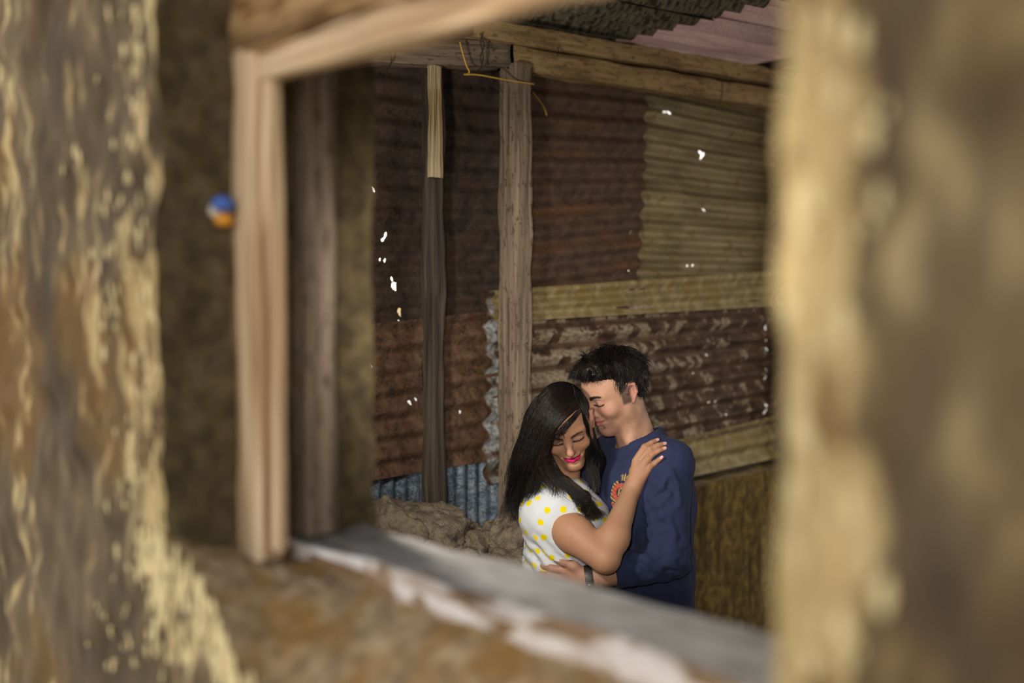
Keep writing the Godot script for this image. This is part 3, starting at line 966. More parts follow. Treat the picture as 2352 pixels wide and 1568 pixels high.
func nets(f: Field, lo: Vector3, hi: Vector3, c: float) -> Geo:
	var g := Geo.new()
	const BS := 5
	var bx := int(ceil((hi.x - lo.x) / c / BS))
	var by := int(ceil((hi.y - lo.y) / c / BS))
	var bz := int(ceil((hi.z - lo.z) / c / BS))
	var nx := bx * BS + 1
	var ny := by * BS + 1
	var nz := bz * BS + 1
	var sy := nx
	var sz := nx * ny
	var val := PackedFloat32Array()
	val.resize(nx * ny * nz)
	val.fill(99.0)
	var vid := PackedInt32Array()
	vid.resize(nx * ny * nz)
	vid.fill(-1)
	var lim := BS * c * 0.87 * 1.35 + c
	var cells := PackedInt32Array()
	f.all()
	var every := f.near.duplicate()
	for kz in bz:
		for ky in by:
			for kx in bx:
				var ctr := lo + Vector3(kx + 0.5, ky + 0.5, kz + 0.5) * (BS * c)
				f.near = every
				var mid_d := f.at(ctr)
				if absf(mid_d) > lim: continue
				f.pick(ctr, mid_d, BS * c * 0.87)
				var pos := false
				var neg := false
				for k in BS + 1:
					for j in BS + 1:
						var row := (kz * BS + k) * sz + (ky * BS + j) * sy + kx * BS
						for i in BS + 1:
							var v := val[row + i]
							if v > 90.0:
								v = f.at(lo + Vector3(kx * BS + i, ky * BS + j, kz * BS + k) * c)
								val[row + i] = v
							if v < 0.0: neg = true
							else: pos = true
				if pos and neg: cells.append_array([kx, ky, kz])
	var act := PackedInt32Array()
	for b in range(0, cells.size(), 3):
		for k in BS:
			for j in BS:
				for i in BS:
					var x := cells[b] * BS + i
					var y := cells[b + 1] * BS + j
					var z := cells[b + 2] * BS + k
					var o := z * sz + y * sy + x
					var v0 := val[o]
					var v1 := val[o + 1]
					var v2 := val[o + sy]
					var v3 := val[o + sy + 1]
					var v4 := val[o + sz]
					var v5 := val[o + sz + 1]
					var v6 := val[o + sz + sy]
					var v7 := val[o + sz + sy + 1]
					var m := (1 if v0 < 0 else 0) + (1 if v1 < 0 else 0) + (1 if v2 < 0 else 0) + (1 if v3 < 0 else 0) + (1 if v4 < 0 else 0) + (1 if v5 < 0 else 0) + (1 if v6 < 0 else 0) + (1 if v7 < 0 else 0)
					if m == 0 or m == 8: continue
					var s := Vector3.ZERO
					var t := 0
					if (v0 < 0) != (v1 < 0): s += Vector3(v0 / (v0 - v1), 0, 0); t += 1
					if (v2 < 0) != (v3 < 0): s += Vector3(v2 / (v2 - v3), 1, 0); t += 1
					if (v4 < 0) != (v5 < 0): s += Vector3(v4 / (v4 - v5), 0, 1); t += 1
					if (v6 < 0) != (v7 < 0): s += Vector3(v6 / (v6 - v7), 1, 1); t += 1
					if (v0 < 0) != (v2 < 0): s += Vector3(0, v0 / (v0 - v2), 0); t += 1
					if (v1 < 0) != (v3 < 0): s += Vector3(1, v1 / (v1 - v3), 0); t += 1
					if (v4 < 0) != (v6 < 0): s += Vector3(0, v4 / (v4 - v6), 1); t += 1
					if (v5 < 0) != (v7 < 0): s += Vector3(1, v5 / (v5 - v7), 1); t += 1
					if (v0 < 0) != (v4 < 0): s += Vector3(0, 0, v0 / (v0 - v4)); t += 1
					if (v1 < 0) != (v5 < 0): s += Vector3(1, 0, v1 / (v1 - v5)); t += 1
					if (v2 < 0) != (v6 < 0): s += Vector3(0, 1, v2 / (v2 - v6)); t += 1
					if (v3 < 0) != (v7 < 0): s += Vector3(1, 1, v3 / (v3 - v7)); t += 1
					vid[o] = g.v.size()
					g.v.append(lo + (Vector3(x, y, z) + s / t) * c)
					act.append(o)
	for o in act:
		var v0 := val[o]
		for a in 3:
			var st := 1 if a == 0 else (sy if a == 1 else sz)
			var s1 := sy if a == 0 else (sz if a == 1 else 1)
			var s2 := sz if a == 0 else (1 if a == 1 else sy)
			var v1 := val[o + st]
			if (v0 < 0) == (v1 < 0) or o - s1 - s2 < 0: continue
			var q0 := vid[o - s1 - s2]
			var q1 := vid[o - s2]
			var q2 := vid[o]
			var q3 := vid[o - s1]
			if q0 < 0 or q1 < 0 or q2 < 0 or q3 < 0: continue
			if v0 < 0: g.idx.append_array([q0, q2, q1, q0, q3, q2])
			else: g.idx.append_array([q0, q1, q2, q0, q2, q3])
	g.smooth()
	return g

# relax the mesh a little: every vertex moves towards the mean of its neighbours
func relax(g: Geo, times := 1, f := 0.5):
	for t in times:
		var s := PackedVector3Array()
		s.resize(g.v.size())
		var k := PackedInt32Array()
		k.resize(g.v.size())
		for i in range(0, g.idx.size(), 3):
			var a := g.idx[i]
			var b := g.idx[i + 1]
			var d := g.idx[i + 2]
			s[a] += g.v[b] + g.v[d]
			s[b] += g.v[a] + g.v[d]
			s[d] += g.v[a] + g.v[b]
			k[a] += 2
			k[b] += 2
			k[d] += 2
		for i in g.v.size():
			if k[i]: g.v[i] = g.v[i].lerp(s[i] / k[i], f)
	g.smooth()

func paint(g: Geo, f: Callable):
	g.c.resize(g.v.size())
	for i in g.v.size(): g.c[i] = f.call(g.v[i])

func xform(g: Geo, x: Transform3D) -> Geo:
	for i in g.v.size():
		g.v[i] = x * g.v[i]
		g.n[i] = (x.basis * g.n[i]).normalized()
	return g

func gauss(d2: float, r: float) -> float: return exp(-d2 / (r * r))

func sstep(a: float, b: float, x: float) -> float: return smoothstep(a, b, x)

# ---------------------------------------------------------------- heads
# head axes: x the person's left, y up, z forward; origin between the ears
func head_basis(yaw: float, pitch: float, roll: float) -> Basis:
	return Basis(Vector3.UP, -yaw) * Basis(Vector3.RIGHT, pitch) * Basis(Vector3.BACK, roll)

func head_field(man: bool) -> Field:
	var f := Field.new()
	f.ell(Vector3(0, 0.040, -0.012), Vector3(0.076, 0.088, 0.098), 0.02)
	f.ell(Vector3(0, 0.030, 0.030), Vector3(0.066, 0.070, 0.060), 0.03)
	f.ell(Vector3(0, -0.025, 0.028), Vector3(0.060 if man else 0.056, 0.070, 0.058), 0.03)
	var jw := 0.050 if man else 0.046
	var jy := -0.058 if man else -0.052
	for s in [-1.0, 1.0]:
		f.cap(Vector3(s * 0.058, -0.012, 0.0), Vector3(s * jw, jy, 0.008), 0.016, 0.018, 0.03)
		f.cap(Vector3(s * jw, jy, 0.008), Vector3(s * 0.012, -0.096, 0.064), 0.018, 0.016, 0.03)
		f.ell(Vector3(s * 0.040, -0.026, 0.055), Vector3(0.026 if man else 0.029, 0.022, 0.024), 0.025)        # cheek, lifted by the smile
		f.cap(Vector3(s * 0.044, 0.024, 0.066), Vector3(s * 0.014, 0.022, 0.081), 0.010, 0.010 if man else 0.008, 0.018)
	f.ell(Vector3(0, -0.097, 0.066), Vector3(0.020, 0.016, 0.017), 0.02)
	f.ell(Vector3(0, -0.062, 0.070), Vector3(0.030, 0.024, 0.020), 0.02)                      # muzzle
	for s in [-1.0, 1.0]:
		f.ell(Vector3(s * 0.032, 0.004, 0.100), Vector3(0.019, 0.012, 0.018), 0.014, true)    # socket
		f.ell(Vector3(s * 0.032, 0.003, 0.070), Vector3(0.0172, 0.0140, 0.0165), 0.004)       # closed lid
		f.cap(Vector3(s * 0.018, 0.0125, 0.0925), Vector3(s * 0.046, 0.012, 0.0835), 0.0016, 0.0012, 0.004, true)  # lid crease
	var nl := 1.0 if man else 0.90
	f.cap(Vector3(0, 0.016, 0.080), Vector3(0, -0.028, 0.078 + 0.028 * nl), 0.0072, 0.0105 if man else 0.0088, 0.012)
	f.ell(Vector3(0, -0.031, 0.080 + 0.027 * nl), Vector3(0.0115 if man else 0.0107, 0.0095, 0.011), 0.008)
	for s in [-1.0, 1.0]:
		f.ell(Vector3(s * (0.0125 if man else 0.0110), -0.035, 0.090), Vector3(0.0075 if man else 0.0062, 0.0075, 0.011), 0.007)
		f.ell(Vector3(s * 0.0068, -0.0415, 0.098), Vector3(0.0038, 0.0030, 0.0060), 0.003, true)
		f.cap(Vector3(s * 0.019, -0.034, 0.094), Vector3(s * 0.033, -0.056, 0.081), 0.003, 0.002, 0.012, true)   # smile fold
	# lips
	for s in [-1.0, 1.0]:
		f.cap(Vector3(s * 0.004, -0.0545, 0.0900), Vector3(s * 0.025, -0.0555, 0.0755), 0.0050, 0.0020, 0.006)
		f.cap(Vector3(0, -0.0680, 0.0880), Vector3(s * 0.020, -0.0620, 0.0790), 0.0062, 0.0028, 0.006)
		f.cap(Vector3(0, -0.0610, 0.0965), Vector3(s * 0.026, -0.0580, 0.0800), 0.0012, 0.0012, 0.0035, true)
		f.ell(Vector3(s * 0.029, -0.057, 0.0785), Vector3.ONE * 0.0022, 0.006, true)
	f.ell(Vector3(0, -0.079, 0.084), Vector3(0.016, 0.0055, 0.008), 0.010, true)
	# ears
	for s in [-1.0, 1.0]:
		f.ell(Vector3(s * 0.0765, 0.004, -0.008), Vector3(0.010, 0.030, 0.018), 0.008)
		f.cap(Vector3(s * 0.083, 0.008, 0.008), Vector3(s * 0.086, 0.031, -0.004), 0.0045, 0.005, 0.004)
		f.cap(Vector3(s * 0.086, 0.031, -0.004), Vector3(s * 0.089, 0.026, -0.020), 0.005, 0.005, 0.004)
		f.cap(Vector3(s * 0.089, 0.026, -0.020), Vector3(s * 0.086, 0.000, -0.022), 0.005, 0.0045, 0.004)
		f.cap(Vector3(s * 0.086, 0.000, -0.022), Vector3(s * 0.080, -0.025, -0.006), 0.0045, 0.0055, 0.006)
		f.ell(Vector3(s * 0.089, 0.006, -0.006), Vector3(0.0075, 0.017, 0.0085), 0.005, true)
		f.cap(Vector3(s * 0.083, 0.018, -0.012), Vector3(s * 0.083, -0.002, -0.012), 0.003, 0.003, 0.003)
	return f

const MS := 0.90
const WS := 0.88

func sized(x: Transform3D, k: float) -> Transform3D: return Transform3D(x.basis.scaled_local(Vector3.ONE * k), x.origin)

func skin_color(p: Vector3, man: bool, nz: FastNoiseLite) -> Color:
	# p in head axes; linear colours
	var skin := Color(0.36, 0.205, 0.140) if man else Color(0.30, 0.160, 0.098)
	var ax := absf(p.x)
	var front := sstep(0.02, 0.05, p.z)
	var n := nz.get_noise_3d(p.x * 60, p.y * 60, p.z * 60)
	skin = skin * (1.0 + 0.06 * n)
	# cheeks and nose a little redder
	var red := gauss((ax - 0.042) * (ax - 0.042) + (p.y + 0.022) * (p.y + 0.022), 0.024) * front
	skin = skin.lerp(Color(0.37, 0.160, 0.120) if man else Color(0.31, 0.145, 0.09), red * 0.5)
	red = gauss(p.x * p.x + (p.y + 0.032) * (p.y + 0.032), 0.016) * sstep(0.085, 0.10, p.z)
	skin = skin.lerp(Color(0.38, 0.15, 0.12), red * (0.5 if man else 0.2))
	var ear := sstep(0.074, 0.086, ax) * sstep(-0.045, -0.03, p.y) * sstep(0.03, 0.01, p.z)
	skin = skin.lerp(Color(0.40, 0.17, 0.13), ear * 0.6)
	if man:
		var jaw := sstep(-0.030, -0.056, p.y) * sstep(-0.02, 0.0, p.z) * sstep(-0.125, -0.105, p.y)
		jaw *= 1.0 - 0.6 * gauss((ax - 0.03) * (ax - 0.03) + (p.y + 0.045) * (p.y + 0.045), 0.014)
		skin = skin.lerp(Color(0.22, 0.125, 0.082), jaw * (0.55 + 0.3 * n))
		var pim := sstep(0.32, 0.55, nz.get_noise_3d(p.x * 130 + 7, p.y * 130, p.z * 130)) * gauss((ax - 0.058) * (ax - 0.058) + (p.y + 0.012) * (p.y + 0.012), 0.022) * front
		skin = skin.lerp(Color(0.30, 0.085, 0.065), pim * 0.8)
		var temple := sstep(0.030, 0.022, p.z) * sstep(-0.004, 0.004, p.z) * sstep(-0.03, -0.02, p.y) * sstep(0.05, 0.06, ax)
		skin = skin.lerp(Color(0.035, 0.027, 0.023), temple * 0.85)
	if p.z > 0.035:
		# eyelids, lashes and brows
		var ex := (ax - 0.032) / 0.0165
		var lid := gauss(ex * ex * 0.7 + pow((p.y - 0.008) / 0.011, 2.0), 1.0)
		skin = skin.lerp(Color(0.27, 0.15, 0.12) if man else Color(0.33, 0.19, 0.145), lid * 0.55)
		if not man:
			var crease := gauss(pow((p.y - 0.0135 + 0.003 * ex * ex) / 0.0035, 2.0), 1.0) * sstep(1.35, 0.9, absf(ex))
			skin = skin.lerp(Color(0.06, 0.035, 0.028), crease * 0.6)
		var lash_y := -0.0055 + 0.0040 * ex * ex
		var lash := gauss(pow((p.y - lash_y) / (0.0026 if man else 0.0032), 2.0), 1.0) * sstep(1.25, 1.0, absf(ex))
		skin = skin.lerp(Color(0.012, 0.009, 0.009), clampf(lash * 1.3, 0, 1))
		var under := gauss(ex * ex * 0.6 + pow((p.y + 0.011) / 0.006, 2.0), 1.0)
		skin = skin.lerp(Color(0.22, 0.115, 0.08), under * 0.3)
		var bx := (ax - 0.012) / 0.042
		var by := (0.0235 if man else 0.0165) + 0.009 * sin(clampf(bx, 0, 1) * 2.3) - 0.004 * bx
		if man: by -= 0.003
		var thick := (0.0078 if man else 0.0064) * (1.0 - 0.55 * bx)
		var hairs := 0.95 + 0.35 * nz.get_noise_3d(p.x * 300 + p.y * 200, p.y * 60, 3.0)
		var brow := sstep(1.0, 0.6, absf(p.y - by) / thick) * sstep(-0.04, 0.06, bx) * sstep(1.05, 0.85, bx)
		skin = skin.lerp(Color(0.014, 0.011, 0.010), clampf(brow * hairs * (1.1 if man else 0.95), 0, 1))
		# mouth
		var mx := ax / 0.0265
		if mx < 1.15 and p.y < -0.04 and p.y > -0.085:
			var line := -0.0600 + (0.0034 if man else 0.0012) * mx * mx
			var top := line + 0.0085 * sqrt(maxf(0.0, 1.0 - mx * mx)) * (0.86 + 0.14 * cos(mx * 7.0))
			var bot := line - (0.0105 if man else 0.0145) * sqrt(maxf(0.0, 1.0 - mx * mx * 1.05))
			var lip := sstep(bot - 0.0006, bot + 0.0006, p.y) * sstep(top + 0.0006, top - 0.0006, p.y) * sstep(1.0, 0.96, mx)
			skin = skin.lerp(Color(0.34, 0.11, 0.105) if man else Color(0.46, 0.008, 0.10).lerp(Color(0.20, 0.006, 0.05), sstep(line - 0.001, line + 0.001, p.y)), lip * (0.8 if man else 1.0))
			var slit := gauss(pow((p.y - line) / 0.0011, 2.0), 1.0) * sstep(1.05, 0.95, mx)
			skin = skin.lerp(Color(0.05, 0.015, 0.018), slit * 0.85)
		var nost := gauss(pow((ax - 0.0068) / 0.0036, 2.0) + pow((p.y + 0.0425) / 0.0026, 2.0), 1.0) * sstep(0.09, 0.095, p.z)
		skin = skin.lerp(Color(0.05, 0.02, 0.015), nost * 0.8)
	return skin

# ---------------------------------------------------------------- the couple
var out := {}

func build_couple():
	var t0 := Time.get_ticks_msec()
	var mx := Transform3D(head_basis(1.08, 0.40, -0.02), loc(1411, 899, -0.035))
	var wx := Transform3D(head_basis(-0.02, 0.45, 0.26), loc(1300, 978, 0.045))
	var jobs: Array[Callable] = [man_head.bind(mx), woman_head.bind(wx), man_shirt, man_skin, woman_dress, woman_skin, woman_hand, man_hand, trousers, man_hair.bind(mx), woman_hair_mass.bind(wx)]
	var names := ["man_head", "woman_head", "man_shirt", "man_skin", "woman_dress", "woman_skin", "woman_hand", "man_hand", "trousers", "man_hair", "woman_hair_mass"]
	for k in names: out[k] = null
	var group := WorkerThreadPool.add_group_task(func(i):
		var s := Time.get_ticks_msec()
		out[names[i]] = jobs[i].call()
		print(names[i], " ", Time.get_ticks_msec() - s, " ms ", out[names[i]].v.size()), jobs.size(), 4)
	WorkerThreadPool.wait_for_group_task_completion(group)
	print("fields ", Time.get_ticks_msec() - t0)

	var skin := StandardMaterial3D.new()
	skin.vertex_color_use_as_albedo = true
	skin.roughness = 0.55
	skin.metallic_specular = 0.36
	skin.heightmap_enabled = true
	skin.heightmap_texture = M.fine_h
	skin.heightmap_scale = 0.03
	tri(skin, 7.0)
	skin.subsurf_scatter_enabled = true
	skin.subsurf_scatter_strength = 0.12
	M.skin = skin
	var face := Basis(Vector3.UP, YAW)

	var mb := loc(1490, 1100, -0.04)
	var man := base("person", face * Vector3(mb.x, 0, mb.z) + fwd_base())
	man.rotation.y = YAW
	tag(man, "black-haired young man in a navy sweatshirt, eyes lowered, holding the woman's waist", "person", "the embracing couple")
	var wb := loc(1285, 1100, 0.0)
	var woman := base("person", face * Vector3(wb.x, 0, wb.z) + fwd_base())
	woman.rotation.y = YAW
	tag(woman, "long-haired young woman in a white yellow-dotted dress, hand on the man's shoulder", "person", "the embracing couple")

	var body := Geo.new()
	for k in ["man_head", "man_skin", "man_hand"]: body.add(out[k])
	part(body, "body", skin, man, mb)
	var navy := StandardMaterial3D.new()
	navy.albedo_color = c8(38, 44, 71)
	navy.roughness = 0.95
	navy.metallic_specular = 0.25
	navy.rim_enabled = true
	navy.rim = 0.2
	navy.rim_tint = 0.6
	navy.heightmap_enabled = true
	navy.heightmap_texture = M.weave_h
	navy.heightmap_scale = 0.02
	tri(navy, 40.0)
	var shirt := part(out.man_shirt, "sweatshirt", navy, man, mb)
	var jean := StandardMaterial3D.new()
	jean.albedo_color = c8(38, 44, 66)
	jean.roughness = 0.95
	part(out.trousers, "trousers", jean, man, mb)
	var hm := hair_material(c8(26, 22, 21))
	var hv: Geo = out.man_hair
	part(hv, "hair", hm, man, mb)
	crest(shirt, mb)
	watch(man, mb)

	body = Geo.new()
	for k in ["woman_head", "woman_skin", "woman_hand"]: body.add(out[k])
	part(body, "body", skin, woman, wb)
	nails(woman, wb)
	part(out.woman_dress, "dress", dress_material(), woman, wb)
	var hair: Geo = out.woman_hair_mass
	woman_strands(hair, wx)
	part(hair, "hair", hm, woman, wb)
	print("couple ", Time.get_ticks_msec() - t0)

func fwd_base() -> Vector3:
	return Basis(Vector3.UP, YAW) * Vector3(0, 0, -COUPLE)

func part(g: Geo, called: String, m: Material, parent: Node3D, off: Vector3) -> MeshInstance3D:
	var sh := Vector3(off.x, 0, off.z)
	for i in g.v.size(): g.v[i] -= sh
	return put(g.mesh(), called, m, parent)

func hair_material(c: Color) -> StandardMaterial3D:
	var m := StandardMaterial3D.new()
	m.albedo_color = Color.WHITE
	m.vertex_color_use_as_albedo = true
	m.roughness = 0.40
	m.metallic_specular = 0.38
	m.cull_mode = BaseMaterial3D.CULL_DISABLED
	return m

func noise3(seed_: int, freq := 1.0, oct := 3) -> FastNoiseLite:
	var n := FastNoiseLite.new()
	n.seed = seed_
	n.frequency = freq
	n.fractal_octaves = oct
	return n

func neck_to(f: Field, hx: Transform3D, a: Vector3, b: Vector3, ra: float, rb: float):
	var ix := hx.affine_inverse()
	f.cap(ix * a, ix * b, ra, rb, 0.025)

func man_head(hx: Transform3D) -> Geo:
	var f := head_field(true)
	# neck down into the collar
	var ix := sized(hx, MS).affine_inverse()
	f.cap(Vector3(0, -0.045, -0.022), ix * loc(1462, 1010, -0.055), 0.054, 0.062, 0.03)
	f.cap(Vector3(0.042, -0.05, -0.035), ix * loc(1447, 1012, 0.0), 0.015, 0.014, 0.03)      # the tendon of the neck
	var g := nets(f, Vector3(-0.11, -0.23, -0.16), Vector3(0.11, 0.14, 0.125), 0.0021)
	relax(g, 1, 0.4)
	var nz := noise3(3)
	paint(g, func(p): return skin_color(p, true, nz))
	return xform(g, sized(hx, MS))

func woman_head(hx: Transform3D) -> Geo:
	var f := head_field(false)
	var ix := sized(hx, WS).affine_inverse()
	f.cap(Vector3(0, -0.045, -0.02), ix * loc(1296, 1105, 0.0), 0.044, 0.048, 0.03)
	for i in f.n: pass
	var g := nets(f, Vector3(-0.10, -0.2, -0.13), Vector3(0.10, 0.14, 0.125), 0.0021)
	relax(g, 1, 0.4)
	var nz := noise3(4)
	paint(g, func(p): return skin_color(p, false, nz))
	return xform(g, sized(hx, WS))

# ---- man
func mp() -> Dictionary:
	return {
		ls = loc(1534, 1066, 0.08), rs = loc(1412, 1052, -0.21), le = loc(1538, 1284, 0.135), lw = loc(1352, 1330, 0.175),
		chest = loc(1460, 1130, -0.09), waist = loc(1462, 1300, -0.09), hip = loc(1464, 1440, -0.09), neck = loc(1462, 1010, -0.055),
		re = loc(1330, 1250, -0.26), rw = loc(1250, 1260, -0.17)}

func man_torso(f: Field, grow: float):
	var j := mp()
	var ax: Vector3 = (j.ls - j.rs).normalized()
	var flat := Vector3(ax.x, 0, ax.z).normalized()
	f.cap(j.ls, j.rs, 0.060 + grow, 0.060 + grow, 0.05)
	f.cap(j.neck + Vector3(0, 0.0, 0), j.ls.lerp(j.rs, 0.28), 0.045 + grow, 0.055 + grow, 0.05)
	f.cap(j.neck + Vector3(0, 0.0, 0), j.ls.lerp(j.rs, 0.72), 0.045 + grow, 0.055 + grow, 0.05)
	f.cap(j.chest + flat * 0.075, j.chest - flat * 0.075, 0.108 + grow, 0.108 + grow, 0.06)
	f.cap(j.waist + flat * 0.07, j.waist - flat * 0.07, 0.100 + grow, 0.100 + grow, 0.10)
	f.cap(j.chest + flat * 0.075, j.waist + flat * 0.07, 0.108 + grow, 0.100 + grow, 0.06)
	f.cap(j.chest - flat * 0.075, j.waist - flat * 0.07, 0.108 + grow, 0.100 + grow, 0.06)
	f.cap(j.chest, j.hip, 0.112 + grow, 0.112 + grow, 0.06)
	f.cap(j.hip + flat * 0.075, j.hip - flat * 0.075, 0.105 + grow, 0.105 + grow, 0.06)
	f.cap(j.waist + flat * 0.07, j.hip + flat * 0.075, 0.100 + grow, 0.105 + grow, 0.05)
	f.cap(j.waist - flat * 0.07, j.hip - flat * 0.075, 0.100 + grow, 0.105 + grow, 0.05)

func surf(f: Field, px: float, py: float, off := 0.0) -> Vector3:    # where the line of sight through a pixel meets the cloth
	var a := loc(px, py, 0.5)
	var dir := (loc(px, py, 0.0) - a).normalized()
	for k in 80:
		var d := f.at(a)
		if d < 0.0005 or a.z < -0.4: break
		a += dir * d * 0.9
	return a - dir * off

func man_shirt() -> Geo:
	var f := Field.new()
	var j := mp()
	man_torso(f, 0.010)
	f.cap(j.ls, j.le, 0.060, 0.052, 0.014)
	var cuff: Vector3 = j.le.lerp(j.lw, 0.70)
	f.cap(j.le, cuff, 0.053, 0.042, 0.012)
	f.cap(j.rs, j.re, 0.064, 0.055, 0.035)
	f.cap(j.re, j.rw, 0.055, 0.042, 0.02)
	var nz := noise3(9, 1.0, 3)
	var ua: Vector3 = (j.le - j.ls).normalized()
	var fa: Vector3 = (cuff - j.le).normalized()
	var fl: float = (cuff - j.le).length()
	var ul: float = (j.le - j.ls).length()
	var ncut: Vector3 = loc(1455, 1000, -0.04)
	var nax: Vector3 = (loc(1425, 930, -0.03) - loc(1480, 1060, -0.06)).normalized()
	var nb: Vector3 = j.neck
	f.band = 0.03
	f.post = func(p: Vector3, d: float) -> float:
		# folds run round the sleeve near the elbow, slack drapes elsewhere
		var q: Vector3 = p - j.ls
		var s := clampf(q.dot(ua) / ul, -0.2, 1.2)
		var rad: float = (q - ua * s * ul).length()
		var arm := sstep(0.11, 0.07, rad) * sstep(-0.1, 0.1, s)
		var side: float = (p - j.ls).x + p.z * 0.6
		var dis := 0.0
		if arm > 0.0:
			dis += arm * 0.006 * nz.get_noise_3d((p.x + p.y * 0.6) * 18, (p.y - p.x * 0.5) * 7, p.z * 12)
		q = p - j.le
		var t := clampf(q.dot(fa) / fl, -0.3, 1.0)
		var rf: float = (q - fa * t * fl).length()
		var fore := sstep(0.09, 0.055, rf) * sstep(0.95, 0.8, t)
		if fore > 0.0:
			dis += fore * 0.006 * nz.get_noise_3d((p.x - p.y * 0.4) * 12, (p.y + p.x * 0.4) * 26, p.z * 12)
		dis += (1.0 - arm) * 0.008 * nz.get_noise_3d(p.x * 11 + 3, p.y * 6, p.z * 11) * sstep(1.62, 1.45, p.y)
		# seam where the sleeve is set in
		var seam := absf(s * ul - 0.0 + (rad - 0.05) * 0.35)
		dis += 0.0022 * gauss(seam * seam, 0.006) * sstep(0.12, 0.08, rad)
		d -= dis
		# neck hole: a cone about the neck, cut clean; a rib round it
		var h: Vector3 = p - nb
		var along := h.dot(nax)
		var across := (h - nax * along).length()
		var hole := across - (0.068 + maxf(along, 0.0) * 0.35)
		if along > -0.035 and h.length() < 0.16:
			d -= 0.003 * sstep(0.022, 0.018, hole) * sstep(-0.002, 0.004, hole)
			d = maxf(d, -hole)
		# cuff and hem
		d = maxf(d, (p - cuff).dot(fa) if rf < 0.07 and t > 0.5 else -1.0)
		return d
	# creases gathered in the crook of the elbow and drawn across the upper sleeve
	f.all()
	var keep = f.post
	f.post = null
	var folds := [[[1476, 1212], [1512, 1222], [1552, 1214]], [[1474, 1224], [1510, 1240], [1556, 1240]], [[1474, 1238], [1506, 1256], [1550, 1262], [1568, 1258]], [[1478, 1252], [1512, 1272], [1552, 1280], [1566, 1276]], [[1486, 1196], [1526, 1186], [1566, 1160]], [[1490, 1172], [1520, 1158], [1548, 1130]], [[1500, 1142], [1526, 1118], [1540, 1092]], [[1500, 1280], [1530, 1296], [1556, 1300]], [[1462, 1276], [1496, 1292], [1524, 1310]], [[1440, 1290], [1470, 1306], [1500, 1326]], [[1544, 1190], [1554, 1230], [1552, 1270]], [[1548, 1080], [1560, 1110], [1566, 1150]]]
	var pts := []
	for fo in folds:
		var row := []
		for q in fo: row.append(surf(f, q[0] - 6.0, q[1], 0.0))
		pts.append(row)
	for row in pts:
		for i in row.size() - 1:
			f.cap(row[i], row[i + 1], 0.0085 if i == 0 else 0.0100, 0.0100 if i < row.size() - 2 else 0.005, 0.008)
	f.post = keep
	var lo := loc(1230, 1500, -0.40)
	var hi := loc(1630, 960, 0.27)
	var g := nets(f, Vector3(minf(lo.x, hi.x), 0.90, -0.42), Vector3(0.56, 1.60, 0.27), 0.0046)
	relax(g, 1, 0.5)
	return g

func trousers() -> Geo:
	var f := Field.new()
	var j := mp()
	var ax: Vector3 = (j.ls - j.rs)
	var flat := Vector3(ax.x, 0, ax.z).normalized()
	var h: Vector3 = j.hip
	for s in [-1.0, 1.0]:
		var top: Vector3 = h + flat * 0.085 * s - Vector3(0, 0.02, 0)
		var knee: Vector3 = Vector3(top.x, 0.50, top.z)
		var foot: Vector3 = Vector3(top.x, 0.06, top.z)
		f.cap(top, knee, 0.092, 0.066, 0.03)
		f.cap(knee, foot, 0.066, 0.058, 0.03)
		f.cap(foot + Vector3(0, -0.02, 0), foot + Vector3(-0.16, -0.025, 0.08), 0.045, 0.035, 0.02)
	f.cap(h + flat * 0.07 + Vector3(0, 0.03, 0), h - flat * 0.07 + Vector3(0, 0.03, 0), 0.106, 0.106, 0.04)
	return nets(f, Vector3(0.0, -0.02, -0.35), Vector3(0.62, 1.06, 0.26), 0.011)

func skin_plain(c: Color, seed_: int) -> Callable:
	var nz := noise3(seed_)
	return func(p: Vector3) -> Color: return c * (1.0 + 0.07 * nz.get_noise_3d(p.x * 40, p.y * 40, p.z * 40))

func man_skin() -> Geo:
	var f := Field.new()
	var j := mp()
	man_torso(f, -0.012)
	f.cap(j.ls, j.le, 0.05, 0.042, 0.03)
	f.cap(j.rs, j.re, 0.05, 0.042, 0.03)
	f.cap(j.re, j.rw, 0.04, 0.03, 0.01)
	f.cap(j.le.lerp(j.lw, 0.2), j.lw, 0.040, 0.027, 0.01)
	for s in [-1.0, 1.0]: f.cap(j.hip, j.hip + Vector3(0.06 * s, -0.4, 0), 0.07, 0.05, 0.02)
	var g := nets(f, Vector3(0.02, 0.60, -0.42), Vector3(0.56, 1.60, 0.27), 0.012)
	var hand_col := Color(0.30, 0.165, 0.115)
	paint(g, skin_plain(hand_col, 8))
	return g

func finger(f: Field, pts: Array, r: Array, k := 0.004):
	for i in pts.size() - 1: f.cap(pts[i], pts[i + 1], r[i], r[i + 1], k)

